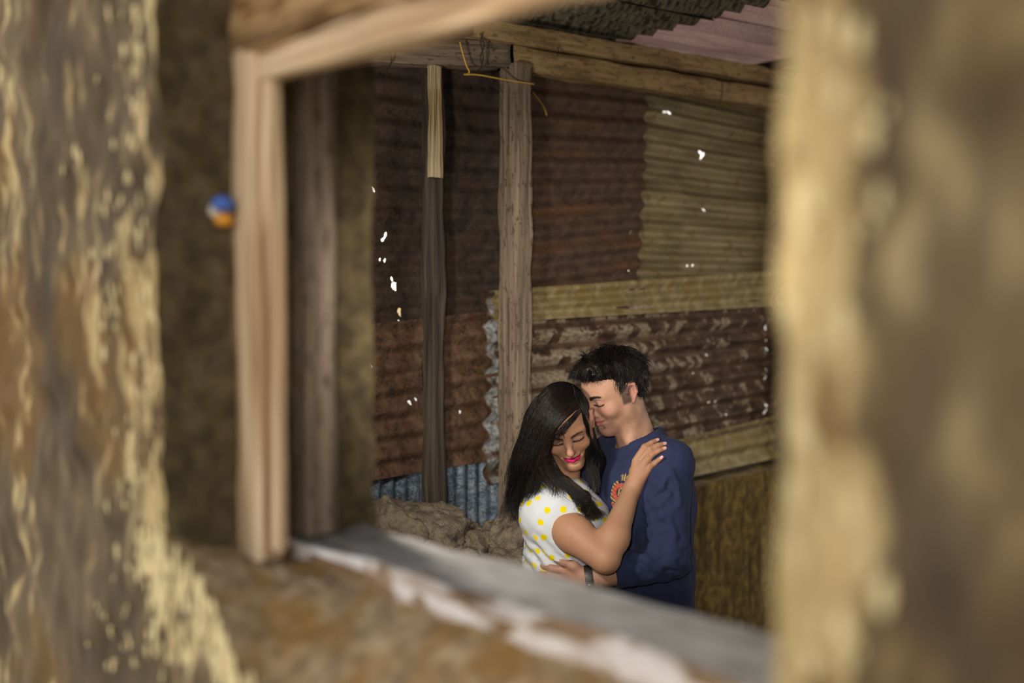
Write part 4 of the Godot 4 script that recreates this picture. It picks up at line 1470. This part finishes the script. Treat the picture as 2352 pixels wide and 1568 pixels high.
func man_hand() -> Geo:
	var f := Field.new()
	var w := loc(1350, 1330, 0.165)
	f.cap(loc(1372, 1328, 0.168), w, 0.029, 0.027, 0.01)
	# back of the hand, then fingers round her waist
	var kn := [loc(1303, 1311, 0.160), loc(1299, 1327, 0.155), loc(1300, 1342, 0.145), loc(1305, 1355, 0.135)]
	for i in 4: f.cap(w, kn[i], 0.022, 0.0125, 0.016)
	var mids := [loc(1268, 1305, 0.150), loc(1260, 1322, 0.150), loc(1264, 1339, 0.140), loc(1272, 1354, 0.130)]
	var ends := [loc(1250, 1299, 0.128), loc(1240, 1318, 0.125), loc(1244, 1336, 0.118), loc(1254, 1352, 0.112)]
	var tips := [loc(1238, 1296, 0.105), loc(1226, 1315, 0.098), loc(1230, 1334, 0.092), loc(1243, 1350, 0.090)]
	for i in 4: finger(f, [kn[i], mids[i], ends[i], tips[i]], [0.0115, 0.0098, 0.0086, 0.0072])
	finger(f, [loc(1338, 1318, 0.168), loc(1318, 1300, 0.170), loc(1295, 1290, 0.166), loc(1277, 1284, 0.158)], [0.017, 0.0125, 0.0105, 0.0082], 0.008)
	var g := nets(f, Vector3(0.03, 0.94, 0.05), Vector3(0.26, 1.14, 0.22), 0.0028)
	relax(g, 1, 0.4)
	paint(g, skin_plain(Color(0.30, 0.160, 0.115), 9))
	return g

func man_hair(hx: Transform3D) -> Geo:
	var f := Field.new()
	# a cap of hair: fuller on top, cut along the hairline
	f.ell(Vector3(0, 0.046, -0.013), Vector3(0.080, 0.090, 0.102), 0.02)
	f.ell(Vector3(0.0, 0.098, 0.030), Vector3(0.062, 0.036, 0.058), 0.03)
	f.ell(Vector3(0.01, 0.100, 0.076), Vector3(0.046, 0.020, 0.024), 0.03)
	f.ell(Vector3(0, 0.02, -0.045), Vector3(0.074, 0.088, 0.064), 0.03)
	var nz := noise3(31, 1.0, 3)
	f.band = 0.04
	f.post = func(p: Vector3, d: float) -> float:
		d -= 0.0035 * nz.get_noise_3d(p.x * 45, p.y * 45, p.z * 45) + 0.006 * nz.get_noise_3d(p.x * 14, p.y * 14, p.z * 14)
		return maxf(d, hairline(p) - 0.004 * nz.get_noise_3d(p.x * 60, p.y * 60, p.z * 60))
	var g := nets(f, Vector3(-0.11, -0.11, -0.14), Vector3(0.11, 0.17, 0.14), 0.0035)
	paint(g, func(_p): return Color(0.008, 0.007, 0.0068))
	# locks combed from the crown forwards and down
	var r := RandomNumberGenerator.new()
	r.seed = 5
	var crown := Vector3(-0.01, 0.11, -0.06)
	var st := Geo.new()
	f.all()
	f.post = null
	for i in 7000:
		var d := Vector3(r.randfn(), r.randfn() + 0.3, r.randfn()).normalized()
		var p := Vector3(0, 0.046, -0.013) + d * Vector3(0.079, 0.090, 0.101)
		if r.randf() < 0.42: p = Vector3(0.004, 0.098, 0.044) + d * Vector3(0.060, 0.034, 0.060)
		if hairline(p) > -0.002: continue
		var out_n := (p - Vector3(0, 0.03, -0.01)).normalized()
		p -= out_n * f.at(p)
		var flow := (p - crown)
		flow = (flow - out_n * flow.dot(out_n)).normalized()
		flow += Vector3(nz.get_noise_3dv(p * 22), nz.get_noise_3dv(p * 22 + Vector3.ONE * 9), nz.get_noise_3dv(p * 22 - Vector3.ONE * 7)) * 1.3
		var edge := sstep(-0.035, -0.004, hairline(p)) * sstep(0.0, 0.03, p.z)
		flow = flow.lerp(Vector3(signf(p.x + 0.02) * 1.2, 0.5, 0.1), edge * 0.9)
		flow = flow.normalized()
		var len := r.randf_range(0.018, 0.036) * (1.0 if p.y > 0.04 else 0.55) * (1.0 - 0.4 * edge)
		var curl := out_n.cross(flow) * r.randf_range(-0.006, 0.006)
		var lift := r.randf_range(0.002, 0.007) if p.y > 0.03 else 0.002
		if r.randf() < 0.02: lift *= 2.0
		var q := PackedVector3Array()
		var steps := 6
		for s in steps:
			var u := float(s) / (steps - 1)
			q.append(p + flow * len * u + out_n * (lift * sin(u * 2.4)) + curl * sin(u * 3.0) - Vector3(0, 0.005 * u * u, 0))
		var tone := 0.004 + r.randf() * 0.006
		st.add(tube(q, 0.0009, 0.0003, 3), Transform3D(), Color(tone, tone * 0.9, tone * 0.88))
	# a loose fringe over the brow and a few strands standing off the crown
	for i in 90:
		var x := r.randf_range(-0.05, 0.062)
		var p := Vector3(x, 0.100 - x * x * 4.0, 0.076 - x * x * 8.0) + Vector3(r.randfn(), r.randfn(), r.randfn()) * 0.004
		var q := PackedVector3Array()
		var tip := p + Vector3(r.randf_range(-0.012, 0.022), r.randf_range(-0.018, -0.002), r.randf_range(0.0, 0.010))
		for s in 7:
			var u := s / 6.0
			q.append(p.lerp(tip, u) + Vector3(0, 0.010, 0.010) * sin(u * PI) )
		st.add(tube(q, 0.0008, 0.0002, 3), Transform3D(), Color(0.009, 0.008, 0.0078))
	for i in 46:
		var p := Vector3(r.randf_range(-0.05, 0.05), 0.138, r.randf_range(-0.05, 0.05))
		var q := PackedVector3Array()
		var dir := Vector3(r.randfn() * 0.6, r.randf_range(0.3, 0.9), r.randfn() * 0.6 - 0.3) * 0.020
		for s in 6: q.append(p + dir * (s / 5.0) + Vector3(0, -0.006, -0.01) * pow(s / 5.0, 2))
		st.add(tube(q, 0.0006, 0.0002, 3), Transform3D(), Color(0.008, 0.0075, 0.007))
	g.add(st)
	return xform(g, sized(hx, MS))

func hairline(p: Vector3) -> float:         # below zero where the man's hair grows
	var front := (p.z - 0.060) - (p.y - 0.066) * 2.4      # brow line falls back towards the temple
	var ax := absf(p.x)
	var lim := 0.088 - ax * ax * 5.0
	if p.z > 0.030: return lim - p.y
	if p.z > -0.002: return lerpf(-0.016, 0.056, sstep(0.016, 0.030, p.z)) - p.y if ax > 0.03 else lim - p.y
	if p.z > -0.030: return 0.034 - p.y + 0.0 * front
	return lerpf(0.034, -0.066, sstep(-0.030, -0.042, p.z)) - p.y

# embroidered crest on the left breast, laid on the cloth
func crest(shirt: MeshInstance3D, mb: Vector3):
	var f := Field.new()
	man_torso(f, 0.010)
	f.all()
	var j := mp()
	var ax: Vector3 = (j.ls - j.rs)
	var flat := Vector3(ax.x, 0, ax.z).normalized()
	var nrm := Vector3(-flat.z, 0, flat.x)
	if nrm.x > 0: nrm = -nrm
	var c := loc(1453, 1113, 0.0)
	var g := Geo.new()
	var W := 44
	var H := 74
	for y in H + 1:
		for x in W + 1:
			var a := (float(x) / W - 0.5) * 0.056
			var b := (float(y) / H - 0.5) * 0.092
			var p := Vector3(c.x, c.y, 0) + flat * (a + 0.005) + Vector3(0, b, 0)
			p.z = p.z + 0.06
			p += nrm * 0.12
			for k in 24:
				var d := f.at(p)
				if d < 0.0004: break
				p -= nrm * d * 0.9
			g.v.append(p + nrm * 0.0065)
			g.uv.append(Vector2(a, b))
			g.c.append(crest_color(a / 0.031, b / 0.05))
	for y in H:
		for x in W:
			var i := y * (W + 1) + x
			if g.c[i].a < 0.5 or g.c[i + 1].a < 0.5 or g.c[i + W + 1].a < 0.5: continue
			g.idx.append_array([i, i + W + 1, i + 1, i + 1, i + W + 1, i + W + 2])
	for i in g.c.size(): g.c[i].a = 1.0
	g.smooth()
	var m := StandardMaterial3D.new()
	m.vertex_color_use_as_albedo = true
	m.roughness = 0.7
	m.cull_mode = BaseMaterial3D.CULL_DISABLED
	var o := part(g, "crest", m, shirt, mb)
	tag(o, "gold, red and black embroidered crest")

func crest_color(a: float, b: float) -> Color:       # a across, b up, both -1..1
	var gold := Color(0.27, 0.18, 0.06)
	var dark := Color(0.012, 0.012, 0.016)
	var red := Color(0.30, 0.03, 0.026)
	var r := Vector2(a * 0.8, (b + 0.08) * 1.25).length()
	var no := Color(0, 0, 0, 0)
	if b > 0.50:                                     # plumed crown
		var half := 0.22 + (b - 0.5) * 0.7
		if absf(a) > half or b > 0.98 - 0.16 * absf(sin(a * 11.0)) - a * a * 0.4: return no
		return gold if sin(a * 30.0 + b * 9.0) > -0.5 else dark
	if r < 0.30:                                     # shield with a letter R
		if absf(a + 0.12) < 0.06 and absf(b + 0.08) < 0.17: return gold
		if absf(a - 0.02) < 0.12 and absf(Vector2(a - 0.0, b + 0.0).length() - 0.13) < 0.04: return gold
		return dark
	if r < 0.62:                                     # red band with gold letters
		var an := atan2(b + 0.08, a)
		var k := fposmod(an * 16.0 / TAU, 1.0)
		if r > 0.38 and r < 0.54 and k > 0.25 and k < 0.7: return gold if k < 0.38 or absf(r - 0.46) > 0.055 else red
		return red
	if r < 0.86 and (absf(a) > 0.35 or b < -0.2):    # gold supporters at the sides and a ribbon below
		return gold if sin(b * 34.0 + a * 11.0) > -0.35 else dark
	if b < -0.62 and absf(a) < 0.8 - absf(b + 0.75): return red if absf(b + 0.78) < 0.07 else gold
	return no

func watch(man: Node3D, mb: Vector3):
	var a := loc(1362, 1328, 0.167)
	var b := loc(1345, 1330, 0.166)
	var ax := (b - a).normalized()
	var up := (Vector3.UP - ax * ax.y).normalized()
	var sd := ax.cross(up)
	var ctr := a.lerp(b, 0.5)
	var w := base("wristwatch", Vector3.ZERO, man)
	tag(w, "black-strapped wristwatch with a steel buckle")
	var g := Geo.new()
	var prof := [[-0.010, 0.0300], [-0.0105, 0.0352], [0.0105, 0.0352], [0.010, 0.0300]]
	for i in 49:
		var d := up * cos(TAU * i / 48) + sd * sin(TAU * i / 48)
		for q in prof:
			g.v.append(ctr + ax * q[0] + d * q[1])
	for i in 48:
		for k in 3:
			var o := i * 4 + k
			g.idx.append_array([o, o + 1, o + 4, o + 1, o + 5, o + 4])
	g.smooth()
	var m := StandardMaterial3D.new()
	m.albedo_color = c8(28, 26, 26)
	m.roughness = 0.5
	m.cull_mode = BaseMaterial3D.CULL_DISABLED
	part(g, "strap", m, w, mb)
	var steel := StandardMaterial3D.new()
	steel.albedo_color = c8(200, 200, 205)
	steel.metallic = 1.0
	steel.roughness = 0.18
	var to := (sd * (1 if sd.z > 0 else -1) - up * 0.35).normalized()
	var bt := TorusMesh.new()
	bt.inner_radius = 0.0065
	bt.outer_radius = 0.0095
	bt.rings = 24
	bt.ring_segments = 10
	var bo := put(bt, "buckle", steel, w)
	bo.position = ctr + to * 0.0358 - Vector3(mb.x, 0, mb.z)
	bo.basis = Basis(ax, to, ax.cross(to))
	var cs := CylinderMesh.new()
	cs.top_radius = 0.017
	cs.bottom_radius = 0.019
	cs.height = 0.008
	var co := put(cs, "watch_case", steel, w)
	co.position = ctr - to * 0.036 - Vector3(mb.x, 0, mb.z)
	co.basis = Basis(ax, -to, ax.cross(-to))

# ---- woman
func wp() -> Dictionary:
	return {
		rs = loc(1264, 1182, 0.085), re = loc(1391, 1284, 0.235), rw = loc(1452, 1122, 0.105),
		ls = loc(1345, 1165, -0.13), chest = loc(1292, 1190, -0.01), waist = loc(1288, 1300, 0.0), hip = loc(1285, 1400, -0.01), neck = loc(1294, 1112, 0.0),
		le = loc(1410, 1290, -0.34), lw = loc(1490, 1250, -0.30)}

func woman_skin() -> Geo:
	var f := Field.new()
	var j := wp()
	f.cap(j.rs, j.rs.lerp(j.re, 0.45), 0.051, 0.049, 0.02)
	f.cap(j.rs.lerp(j.re, 0.45), j.re, 0.049, 0.036, 0.02)
	f.cap(j.re, j.re.lerp(j.rw, 0.3), 0.035, 0.038, 0.012)
	f.cap(j.re.lerp(j.rw, 0.3), j.rw, 0.038, 0.0225, 0.02)
	f.cap(j.ls, j.le, 0.045, 0.036, 0.02)
	f.cap(j.le, j.lw, 0.036, 0.024, 0.01)
	f.cap(j.lw, j.lw + Vector3(0.07, 0.02, 0.02), 0.028, 0.012, 0.01)
	f.cap(j.rs, j.ls, 0.050, 0.045, 0.03)
	f.cap(j.neck, j.chest, 0.05, 0.08, 0.04)
	f.cap(j.chest, j.waist, 0.085, 0.075, 0.05)
	f.cap(j.waist, j.hip, 0.075, 0.09, 0.05)
	for s in [-1.0, 1.0]:
		var top: Vector3 = j.hip + Vector3(-0.02, -0.03, 0.075 * s)
		f.cap(top, Vector3(top.x, 0.46, top.z), 0.075, 0.05, 0.03)
		f.cap(Vector3(top.x, 0.46, top.z), Vector3(top.x - 0.01, 0.09, top.z), 0.05, 0.033, 0.03)
		f.cap(Vector3(top.x - 0.02, 0.045, top.z), Vector3(top.x + 0.13, 0.03, top.z), 0.032, 0.024, 0.02)
	var lo := Vector3(-0.02, -0.02, -0.40)
	var g := nets(f, lo, Vector3(0.60, 1.36, 0.32), 0.007)
	paint(g, skin_plain(Color(0.30, 0.160, 0.098), 18))
	return g

var nail_at := []

func woman_hand() -> Geo:
	var f := Field.new()
	var w: Vector3 = wp().rw
	f.cap(w, w.lerp(wp().re, 0.55), 0.0225, 0.0347, 0.01)
	var base_d := 0.105
	var kn := [loc(1459, 1058, 0.112), loc(1470, 1057, 0.118), loc(1483, 1062, 0.122), loc(1492, 1074, 0.122)]
	var pi := [loc(1480, 1026, 0.112), loc(1492, 1031, 0.122), loc(1498, 1043, 0.130), loc(1503, 1064, 0.136)]
	var di := [loc(1497, 1016, 0.106), loc(1512, 1022, 0.118), loc(1514, 1034, 0.130), loc(1514, 1055, 0.144)]
	var ti := [loc(1508, 1011, 0.098), loc(1525, 1019, 0.112), loc(1525, 1030, 0.126), loc(1520, 1050, 0.147)]
	for i in 4: f.cap(w, kn[i], 0.0175, 0.0086, 0.008)
	f.cap(w, loc(1470, 1094, 0.105), 0.0185, 0.012, 0.02)
	for i in 4:
		var s := 1.0 if i < 3 else 0.88
		finger(f, [kn[i], pi[i], di[i], ti[i]], [0.0090 * s, 0.0080 * s, 0.0071 * s, 0.0060 * s], 0.0012)
		f.cap(pi[i] + Vector3(0, 0, 0.001), pi[i], 0.0083 * s, 0.0083 * s, 0.003)
	# thumb tucked under the palm on the near side of his chest
	finger(f, [loc(1458, 1105, 0.092), loc(1456, 1082, 0.080), loc(1462, 1062, 0.074), loc(1470, 1046, 0.070)], [0.014, 0.0115, 0.010, 0.008], 0.008)
	nail_at = []
	for i in 4: nail_at.append([di[i], ti[i]])
	var g := nets(f, Vector3(0.25, 1.24, 0.02), Vector3(0.45, 1.46, 0.19), 0.0024)
	relax(g, 1, 0.4)
	var nz := noise3(28)
	var col := Color(0.30, 0.160, 0.098)
	paint(g, func(p: Vector3) -> Color:
		var c := col * (1.0 + 0.07 * nz.get_noise_3d(p.x * 60, p.y * 60, p.z * 60))
		var dk := 0.0
		for i in 4:
			dk = maxf(dk, gauss((p - pi[i]).length_squared(), 0.010) * 0.30)
			dk = maxf(dk, gauss((p - di[i]).length_squared(), 0.006) * 0.2)
		return c.lerp(Color(0.22, 0.095, 0.06), dk))
	return g

func nails(woman: Node3D, wb: Vector3):
	var m := StandardMaterial3D.new()
	m.albedo_color = c8(198, 152, 140)
	m.roughness = 0.25
	for k in 4:
		var a: Vector3 = nail_at[k][0]
		var b: Vector3 = nail_at[k][1]
		var ax := (b - a).normalized()
		var look := Vector3(0.1, 0.42, 0.9)
		var up := (look - ax * look.dot(ax)).normalized()
		var sd := ax.cross(up)
		var g := Geo.new()
		for i in 9:
			for j in 7:
				var u := i / 8.0
				var v := j / 6.0 * 2.0 - 1.0
				var half := (0.0042 if k < 3 else 0.0036) * sqrt(maxf(0.05, 1.0 - pow(absf(u * 2 - 1), 4.0) * 0.5))
				g.v.append(b + ax * (u * 0.0105 - 0.0045) + sd * v * half + up * ((0.0066 if k < 3 else 0.0058) - 0.0018 * v * v - 0.0012 * u))
		for i in 8:
			for j in 6:
				var o := i * 7 + j
				g.idx.append_array([o, o + 1, o + 7, o + 1, o + 8, o + 7])
		g.smooth()
		m.cull_mode = BaseMaterial3D.CULL_DISABLED
		part(g, "fingernail", m, woman, wb)

func woman_dress() -> Geo:
	var f := Field.new()
	var j := wp()
	f.cap(j.rs + Vector3(-0.006, 0.012, -0.012), j.ls, 0.056, 0.052, 0.05)
	f.cap(j.neck - Vector3(0, 0.03, 0), j.rs, 0.045, 0.055, 0.05)
	f.cap(j.chest + Vector3(0, 0, 0.06), j.chest - Vector3(0, 0, 0.06), 0.094, 0.094, 0.06)
	f.ell(loc(1352, 1200, 0.035), Vector3(0.058, 0.056, 0.055), 0.05)
	f.ell(loc(1358, 1200, -0.075), Vector3(0.058, 0.056, 0.055), 0.05)
	f.cap(j.chest + Vector3(0, 0, 0.06), j.waist + Vector3(0.0, 0, 0.05), 0.094, 0.084, 0.06)
	f.cap(j.chest - Vector3(0, 0, 0.06), j.waist - Vector3(0.0, 0, 0.05), 0.094, 0.084, 0.06)
	f.cap(j.waist + Vector3(0, 0, 0.05), j.hip + Vector3(-0.01, 0, 0.06), 0.084, 0.100, 0.06)
	f.cap(j.waist - Vector3(0, 0, 0.05), j.hip - Vector3(0.01, 0, 0.06), 0.084, 0.100, 0.06)
	f.cap(j.hip + Vector3(-0.01, 0, 0.05), Vector3(j.hip.x - 0.01, 0.56, 0.05), 0.105, 0.15, 0.06)
	f.cap(j.hip - Vector3(0.01, 0, 0.05), Vector3(j.hip.x - 0.01, 0.56, -0.06), 0.105, 0.15, 0.06)
	var nz := noise3(14, 1.0, 3)
	var ua: Vector3 = (j.re - j.rs).normalized()
	var cut: Vector3 = j.rs.lerp(j.re, 0.10)
	var cn := (ua + Vector3(0.0, -0.35, 0.35)).normalized()
	f.band = 0.10
	f.post = func(p: Vector3, d: float) -> float:
		# gathers at the waist, pulled towards his hand
		var y := p.y
		var g := gauss((y - 1.13) * (y - 1.13), 0.07)
		d -= 0.0045 * g * sin((p.x * 0.9 + (y - 1.12) * 1.1 + 0.02 * nz.get_noise_3d(p.x * 9, y * 9, p.z * 9)) * 150.0)
		d -= 0.006 * nz.get_noise_3d(p.x * 10, y * 8, p.z * 10)
		# the cap sleeve, cut off across the arm
		var q: Vector3 = p - j.rs
		var al := clampf(q.dot(ua), -0.02, 0.08)
		var e := maxf((q - ua * al).length() - 0.0605, (p - cut).dot(cn))
		var h := maxf(0.02 - absf(d - e), 0.0)
		d = minf(d, e) - h * h / 0.02 * 0.25
		return maxf(d, 0.56 - y)
	var g := nets(f, Vector3(-0.06, 0.54, -0.24), Vector3(0.34, 1.36, 0.24), 0.0055)
	g.uv.resize(g.v.size())
	var c := Vector3(j.chest.x + 0.02, 0, -0.01)
	for i in g.v.size():
		var p := g.v[i]
		var w := Vector2(p.x - c.x, p.z - c.z)
		g.uv[i] = Vector2(w.angle() * 0.115, p.y + 0.25 * maxf(0.0, 1.28 - p.y) * 0.0 - w.length() * sstep(1.24, 1.32, p.y))
	# no texture seam: the angle jumps at the back, towards -x
	return g

func dress_material() -> StandardMaterial3D:
	var S := 512
	var d := PackedByteArray()
	d.resize(S * S * 3)
	var r := RandomNumberGenerator.new()
	r.seed = 3
	var dots := []
	var n := 6                                        # dots per side of a 0.24 m tile
	for j in n:
		for i in n:
			dots.append([(i + (0.5 if j % 2 else 0.0) + r.randf_range(-0.24, 0.24)) / n, (j + r.randf_range(-0.24, 0.24)) / n, r.randf_range(0.90, 1.06)])
	for y in S:
		for x in S:
			var o := (y * S + x) * 3
			d[o] = 178
			d[o + 1] = 183
			d[o + 2] = 191
	var rad := 0.0080 / 0.24 * S
	for q in dots:
		var cx: float = q[0] * S
		var cy: float = q[1] * S
		var R: float = rad * q[2]
		for y in range(int(cy - R) - 1, int(cy + R) + 2):
			for x in range(int(cx - R) - 1, int(cx + R) + 2):
				var e := clampf(R - Vector2(x - cx, y - cy).length() + 0.5, 0, 1)
				if e <= 0: continue
				var o := (posmod(y, S) * S + posmod(x, S)) * 3
				d[o] = int(lerpf(d[o], 196, e))
				d[o + 1] = int(lerpf(d[o + 1], 180, e))
				d[o + 2] = int(lerpf(d[o + 2], 10, e))
	var m := StandardMaterial3D.new()
	m.albedo_texture = ImageTexture.create_from_image(Image.create_from_data(S, S, false, Image.FORMAT_RGB8, d))
	m.uv1_triplanar = true
	m.uv1_triplanar_sharpness = 40.0
	m.uv1_scale = Vector3.ONE / 0.24
	m.roughness = 0.9
	m.metallic_specular = 0.25
	return m

func woman_hair_mass(hx: Transform3D) -> Geo:
	var f := Field.new()
	var ix := hx.basis
	# over the skull, open over the face
	f.ell(Vector3(0, 0.040, -0.012), Vector3(0.0785, 0.0885, 0.0985), 0.02)
	f.band = 0.05
	f.post = func(p: Vector3, d: float) -> float:
		var face := Vector2(p.x * 1.0 - 0.008, (p.y + 0.012) * 0.72).length() - 0.058
		return maxf(d, -face) if p.z > 0.0 else d
	var g := nets(f, Vector3(-0.12, -0.10, -0.16), Vector3(0.12, 0.17, 0.12), 0.006)
	xform(g, sized(hx, WS))
	# the fall of hair behind the shoulder and down the back, and between the two faces
	var b := Field.new()
	b.cap(loc(1268, 960, 0.02), loc(1220, 1040, 0.01), 0.050, 0.040, 0.04)
	b.cap(loc(1220, 1040, 0.01), loc(1206, 1140, -0.01), 0.040, 0.024, 0.04)
	b.cap(loc(1250, 1010, 0.08), loc(1236, 1090, 0.07), 0.028, 0.024, 0.04)
	b.cap(loc(1270, 1020, -0.03), loc(1270, 1120, -0.04), 0.06, 0.05, 0.04)
	b.cap(loc(1342, 960, 0.0), loc(1364, 1060, -0.01), 0.020, 0.024, 0.03)
	b.cap(loc(1368, 1060, -0.01), loc(1366, 1130, 0.02), 0.026, 0.014, 0.03)
	b.cap(loc(1300, 1100, 0.075), loc(1345, 1140, 0.125), 0.011, 0.008, 0.03)
	b.cap(loc(1345, 1140, 0.125), loc(1358, 1180, 0.13), 0.008, 0.004, 0.03)
	var g2 := nets(b, Vector3(-0.05, 1.15, -0.16), Vector3(0.30, 1.62, 0.20), 0.007)
	g.add(g2)
	g.c = PackedColorArray()
	paint(g, func(_p): return Color(0.006, 0.0052, 0.005))
	return g

func woman_strands(g: Geo, hx: Transform3D):
	var hs := sized(hx, WS)
	var ih := hs.affine_inverse()
	var edge_x := loc(1351, 970, 0.05).x
	var edge_y := loc(1351, 985, 0.05).y
	var r := RandomNumberGenerator.new()
	r.seed = 8
	var nz := noise3(61, 1.0, 2)
	# guide curves from the parting outwards; [px, py, t] in the photo's frame round the couple
	var left := [
		[[1304, 885, 0.01], [1262, 893, 0.01], [1226, 921, 0.01], [1205, 979, 0.0], [1188, 1050, -0.02], [1172, 1120, -0.02], [1160, 1180, -0.02]],
		[[1308, 888, 0.05], [1266, 896, 0.06], [1230, 935, 0.06], [1208, 1000, 0.05], [1192, 1070, 0.04], [1178, 1140, 0.02], [1172, 1205, 0.03]],
		[[1312, 897, 0.085], [1274, 908, 0.11], [1240, 948, 0.11], [1222, 1005, 0.10], [1206, 1075, 0.09], [1192, 1140, 0.06], [1188, 1215, 0.06]],
		[[1318, 907, 0.115], [1286, 922, 0.145], [1256, 960, 0.150], [1240, 1010, 0.14], [1226, 1070, 0.13], [1212, 1125, 0.11], [1204, 1180, 0.09]],
		[[1324, 920, 0.135], [1297, 937, 0.165], [1267, 971, 0.170], [1249, 1015, 0.155], [1242, 1065, 0.14], [1238, 1100, 0.13], [1238, 1135, 0.135]],
		[[1330, 934, 0.150], [1306, 953, 0.178], [1277, 983, 0.178], [1261, 1020, 0.160], [1255, 1065, 0.145], [1276, 1105, 0.145], [1318, 1150, 0.165]],
	]
	var front := [
		[[1262, 1020, 0.150], [1255, 1062, 0.135], [1270, 1096, 0.140], [1300, 1118, 0.155], [1332, 1146, 0.165], [1348, 1180, 0.165], [1350, 1200, 0.165]],
		[[1257, 1030, 0.145], [1252, 1072, 0.130], [1276, 1104, 0.140], [1312, 1126, 0.160], [1344, 1150, 0.165], [1362, 1176, 0.160], [1366, 1196, 0.160]],
		[[1290, 1088, 0.100], [1308, 1100, 0.130], [1328, 1118, 0.150], [1346, 1140, 0.160], [1356, 1164, 0.160], [1364, 1184, 0.155], [1360, 1198, 0.155]],
	]
	var right := [
		[[1310, 885, 0.03], [1330, 894, 0.02], [1341, 920, 0.0], [1351, 965, -0.01], [1366, 1020, -0.01], [1382, 1080, -0.01], [1380, 1130, 0.0]],
		[[1316, 896, 0.075], [1331, 908, 0.075], [1340, 936, 0.06], [1350, 985, 0.05], [1369, 1035, 0.04], [1376, 1085, 0.04], [1372, 1140, 0.05]],
		[[1324, 914, 0.120], [1334, 928, 0.120], [1341, 954, 0.105], [1350, 995, 0.09], [1362, 1035, 0.075], [1366, 1080, 0.07], [1376, 1150, 0.085]],
		[[1331, 934, 0.148], [1338, 948, 0.140], [1344, 970, 0.120], [1352, 1000, 0.10], [1358, 1040, 0.085], [1360, 1075, 0.08], [1366, 1130, 0.10]],
	]
	var fringe := [
		[[1330, 936, 0.152], [1318, 950, 0.176], [1300, 970, 0.184], [1284, 990, 0.178], [1274, 1008, 0.168], [1268, 1030, 0.155]],
		[[1334, 944, 0.150], [1324, 958, 0.170], [1310, 974, 0.176], [1294, 990, 0.176], [1280, 1004, 0.168], [1270, 1022, 0.156]],
	]
	var sets := [[left, 4200, 0.0065, 22], [front, 1300, 0.006, 18], [right, 1500, 0.0035, 20], [fringe, 110, 0.003, 14]]
	for si in sets.size():
		var guides = sets[si][0]
		var curves := []
		var steps: int = sets[si][3]
		for gd in guides:
			var pts := []
			for q in gd: pts.append(loc(q[0], q[1], q[2]))
			curves.append(spline(pts, steps))
		for i in int(sets[si][1]):
			var a := r.randf() * (curves.size() - 1)
			var k := mini(int(a), curves.size() - 2)
			var u := a - k
			var q := PackedVector3Array()
			var jx := r.randf_range(-1, 1)
			var jz := r.randf_range(-1.0, 0.6)
			var sd := floorf(a * 13.0) * 3.7 + r.randf() * 0.8      # strands of a lock wander together
			var cut := r.randf_range(0.62, 1.0)
			var amp: float = sets[si][2]
			var fly := 2.2 if r.randf() < 0.05 else 1.0
			var n2 := maxi(5, int(steps * cut))
			var lay := r.randf_range(0.0, 0.045)
			for s in n2:
				var f := float(s) / (steps - 1)
				var p: Vector3 = curves[k][s].lerp(curves[k + 1][s], u)
				var sp := sstep(0.0, 0.7, f)
				var wv := sin(f * 15.0 + a * 3.0 + sd * 0.03) * 0.007 * sstep(0.35, 1.0, f)
				p += Vector3(jx + wv / amp, 0.3 * jx, jz) * amp * (0.25 + sp * (0.9 + 1.2 * f * fly))
				p += Vector3(nz.get_noise_2d(sd, f * 3.0), nz.get_noise_2d(sd + 9, f * 3.0) * 0.5, nz.get_noise_2d(sd + 20, f * 3.0)) * 0.010 * sp * fly
				if f < 0.55:                          # lie on the skull, not in it
					var hp := ih * p
					var hv := (hp - Vector3(0, 0.040, -0.012)) / Vector3(0.0800, 0.0900, 0.1000)
					var hl := hv.length()
					if hl < 1.0 + lay: p = hs * (Vector3(0, 0.040, -0.012) + hv / hl * (1.0 + lay) * Vector3(0.0800, 0.0900, 0.1000))
				if si == 2:                           # the side by his face falls close to her cheek
					var lim := lerpf(edge_x, edge_x + 0.03, sstep(edge_y, edge_y - 0.06, p.y))
					if p.x > lim: p.x = lim - (p.x - lim) * 0.3
				q.append(p)
			var tone := 0.004 + r.randf() * 0.005
			var warm := sstep(0.6, 1.0, a / (curves.size() - 1)) * (1.0 if si == 1 else 0.35) * r.randf()
			var c := Color(tone, tone * 0.88, tone * 0.86).lerp(Color(0.045, 0.020, 0.014), warm * 0.8 if si < 2 else 0.0)
			if si == 3: c = Color(0.011, 0.007, 0.006)
			g.add(tube(q, 0.0007, 0.0002, 3), Transform3D(), c)
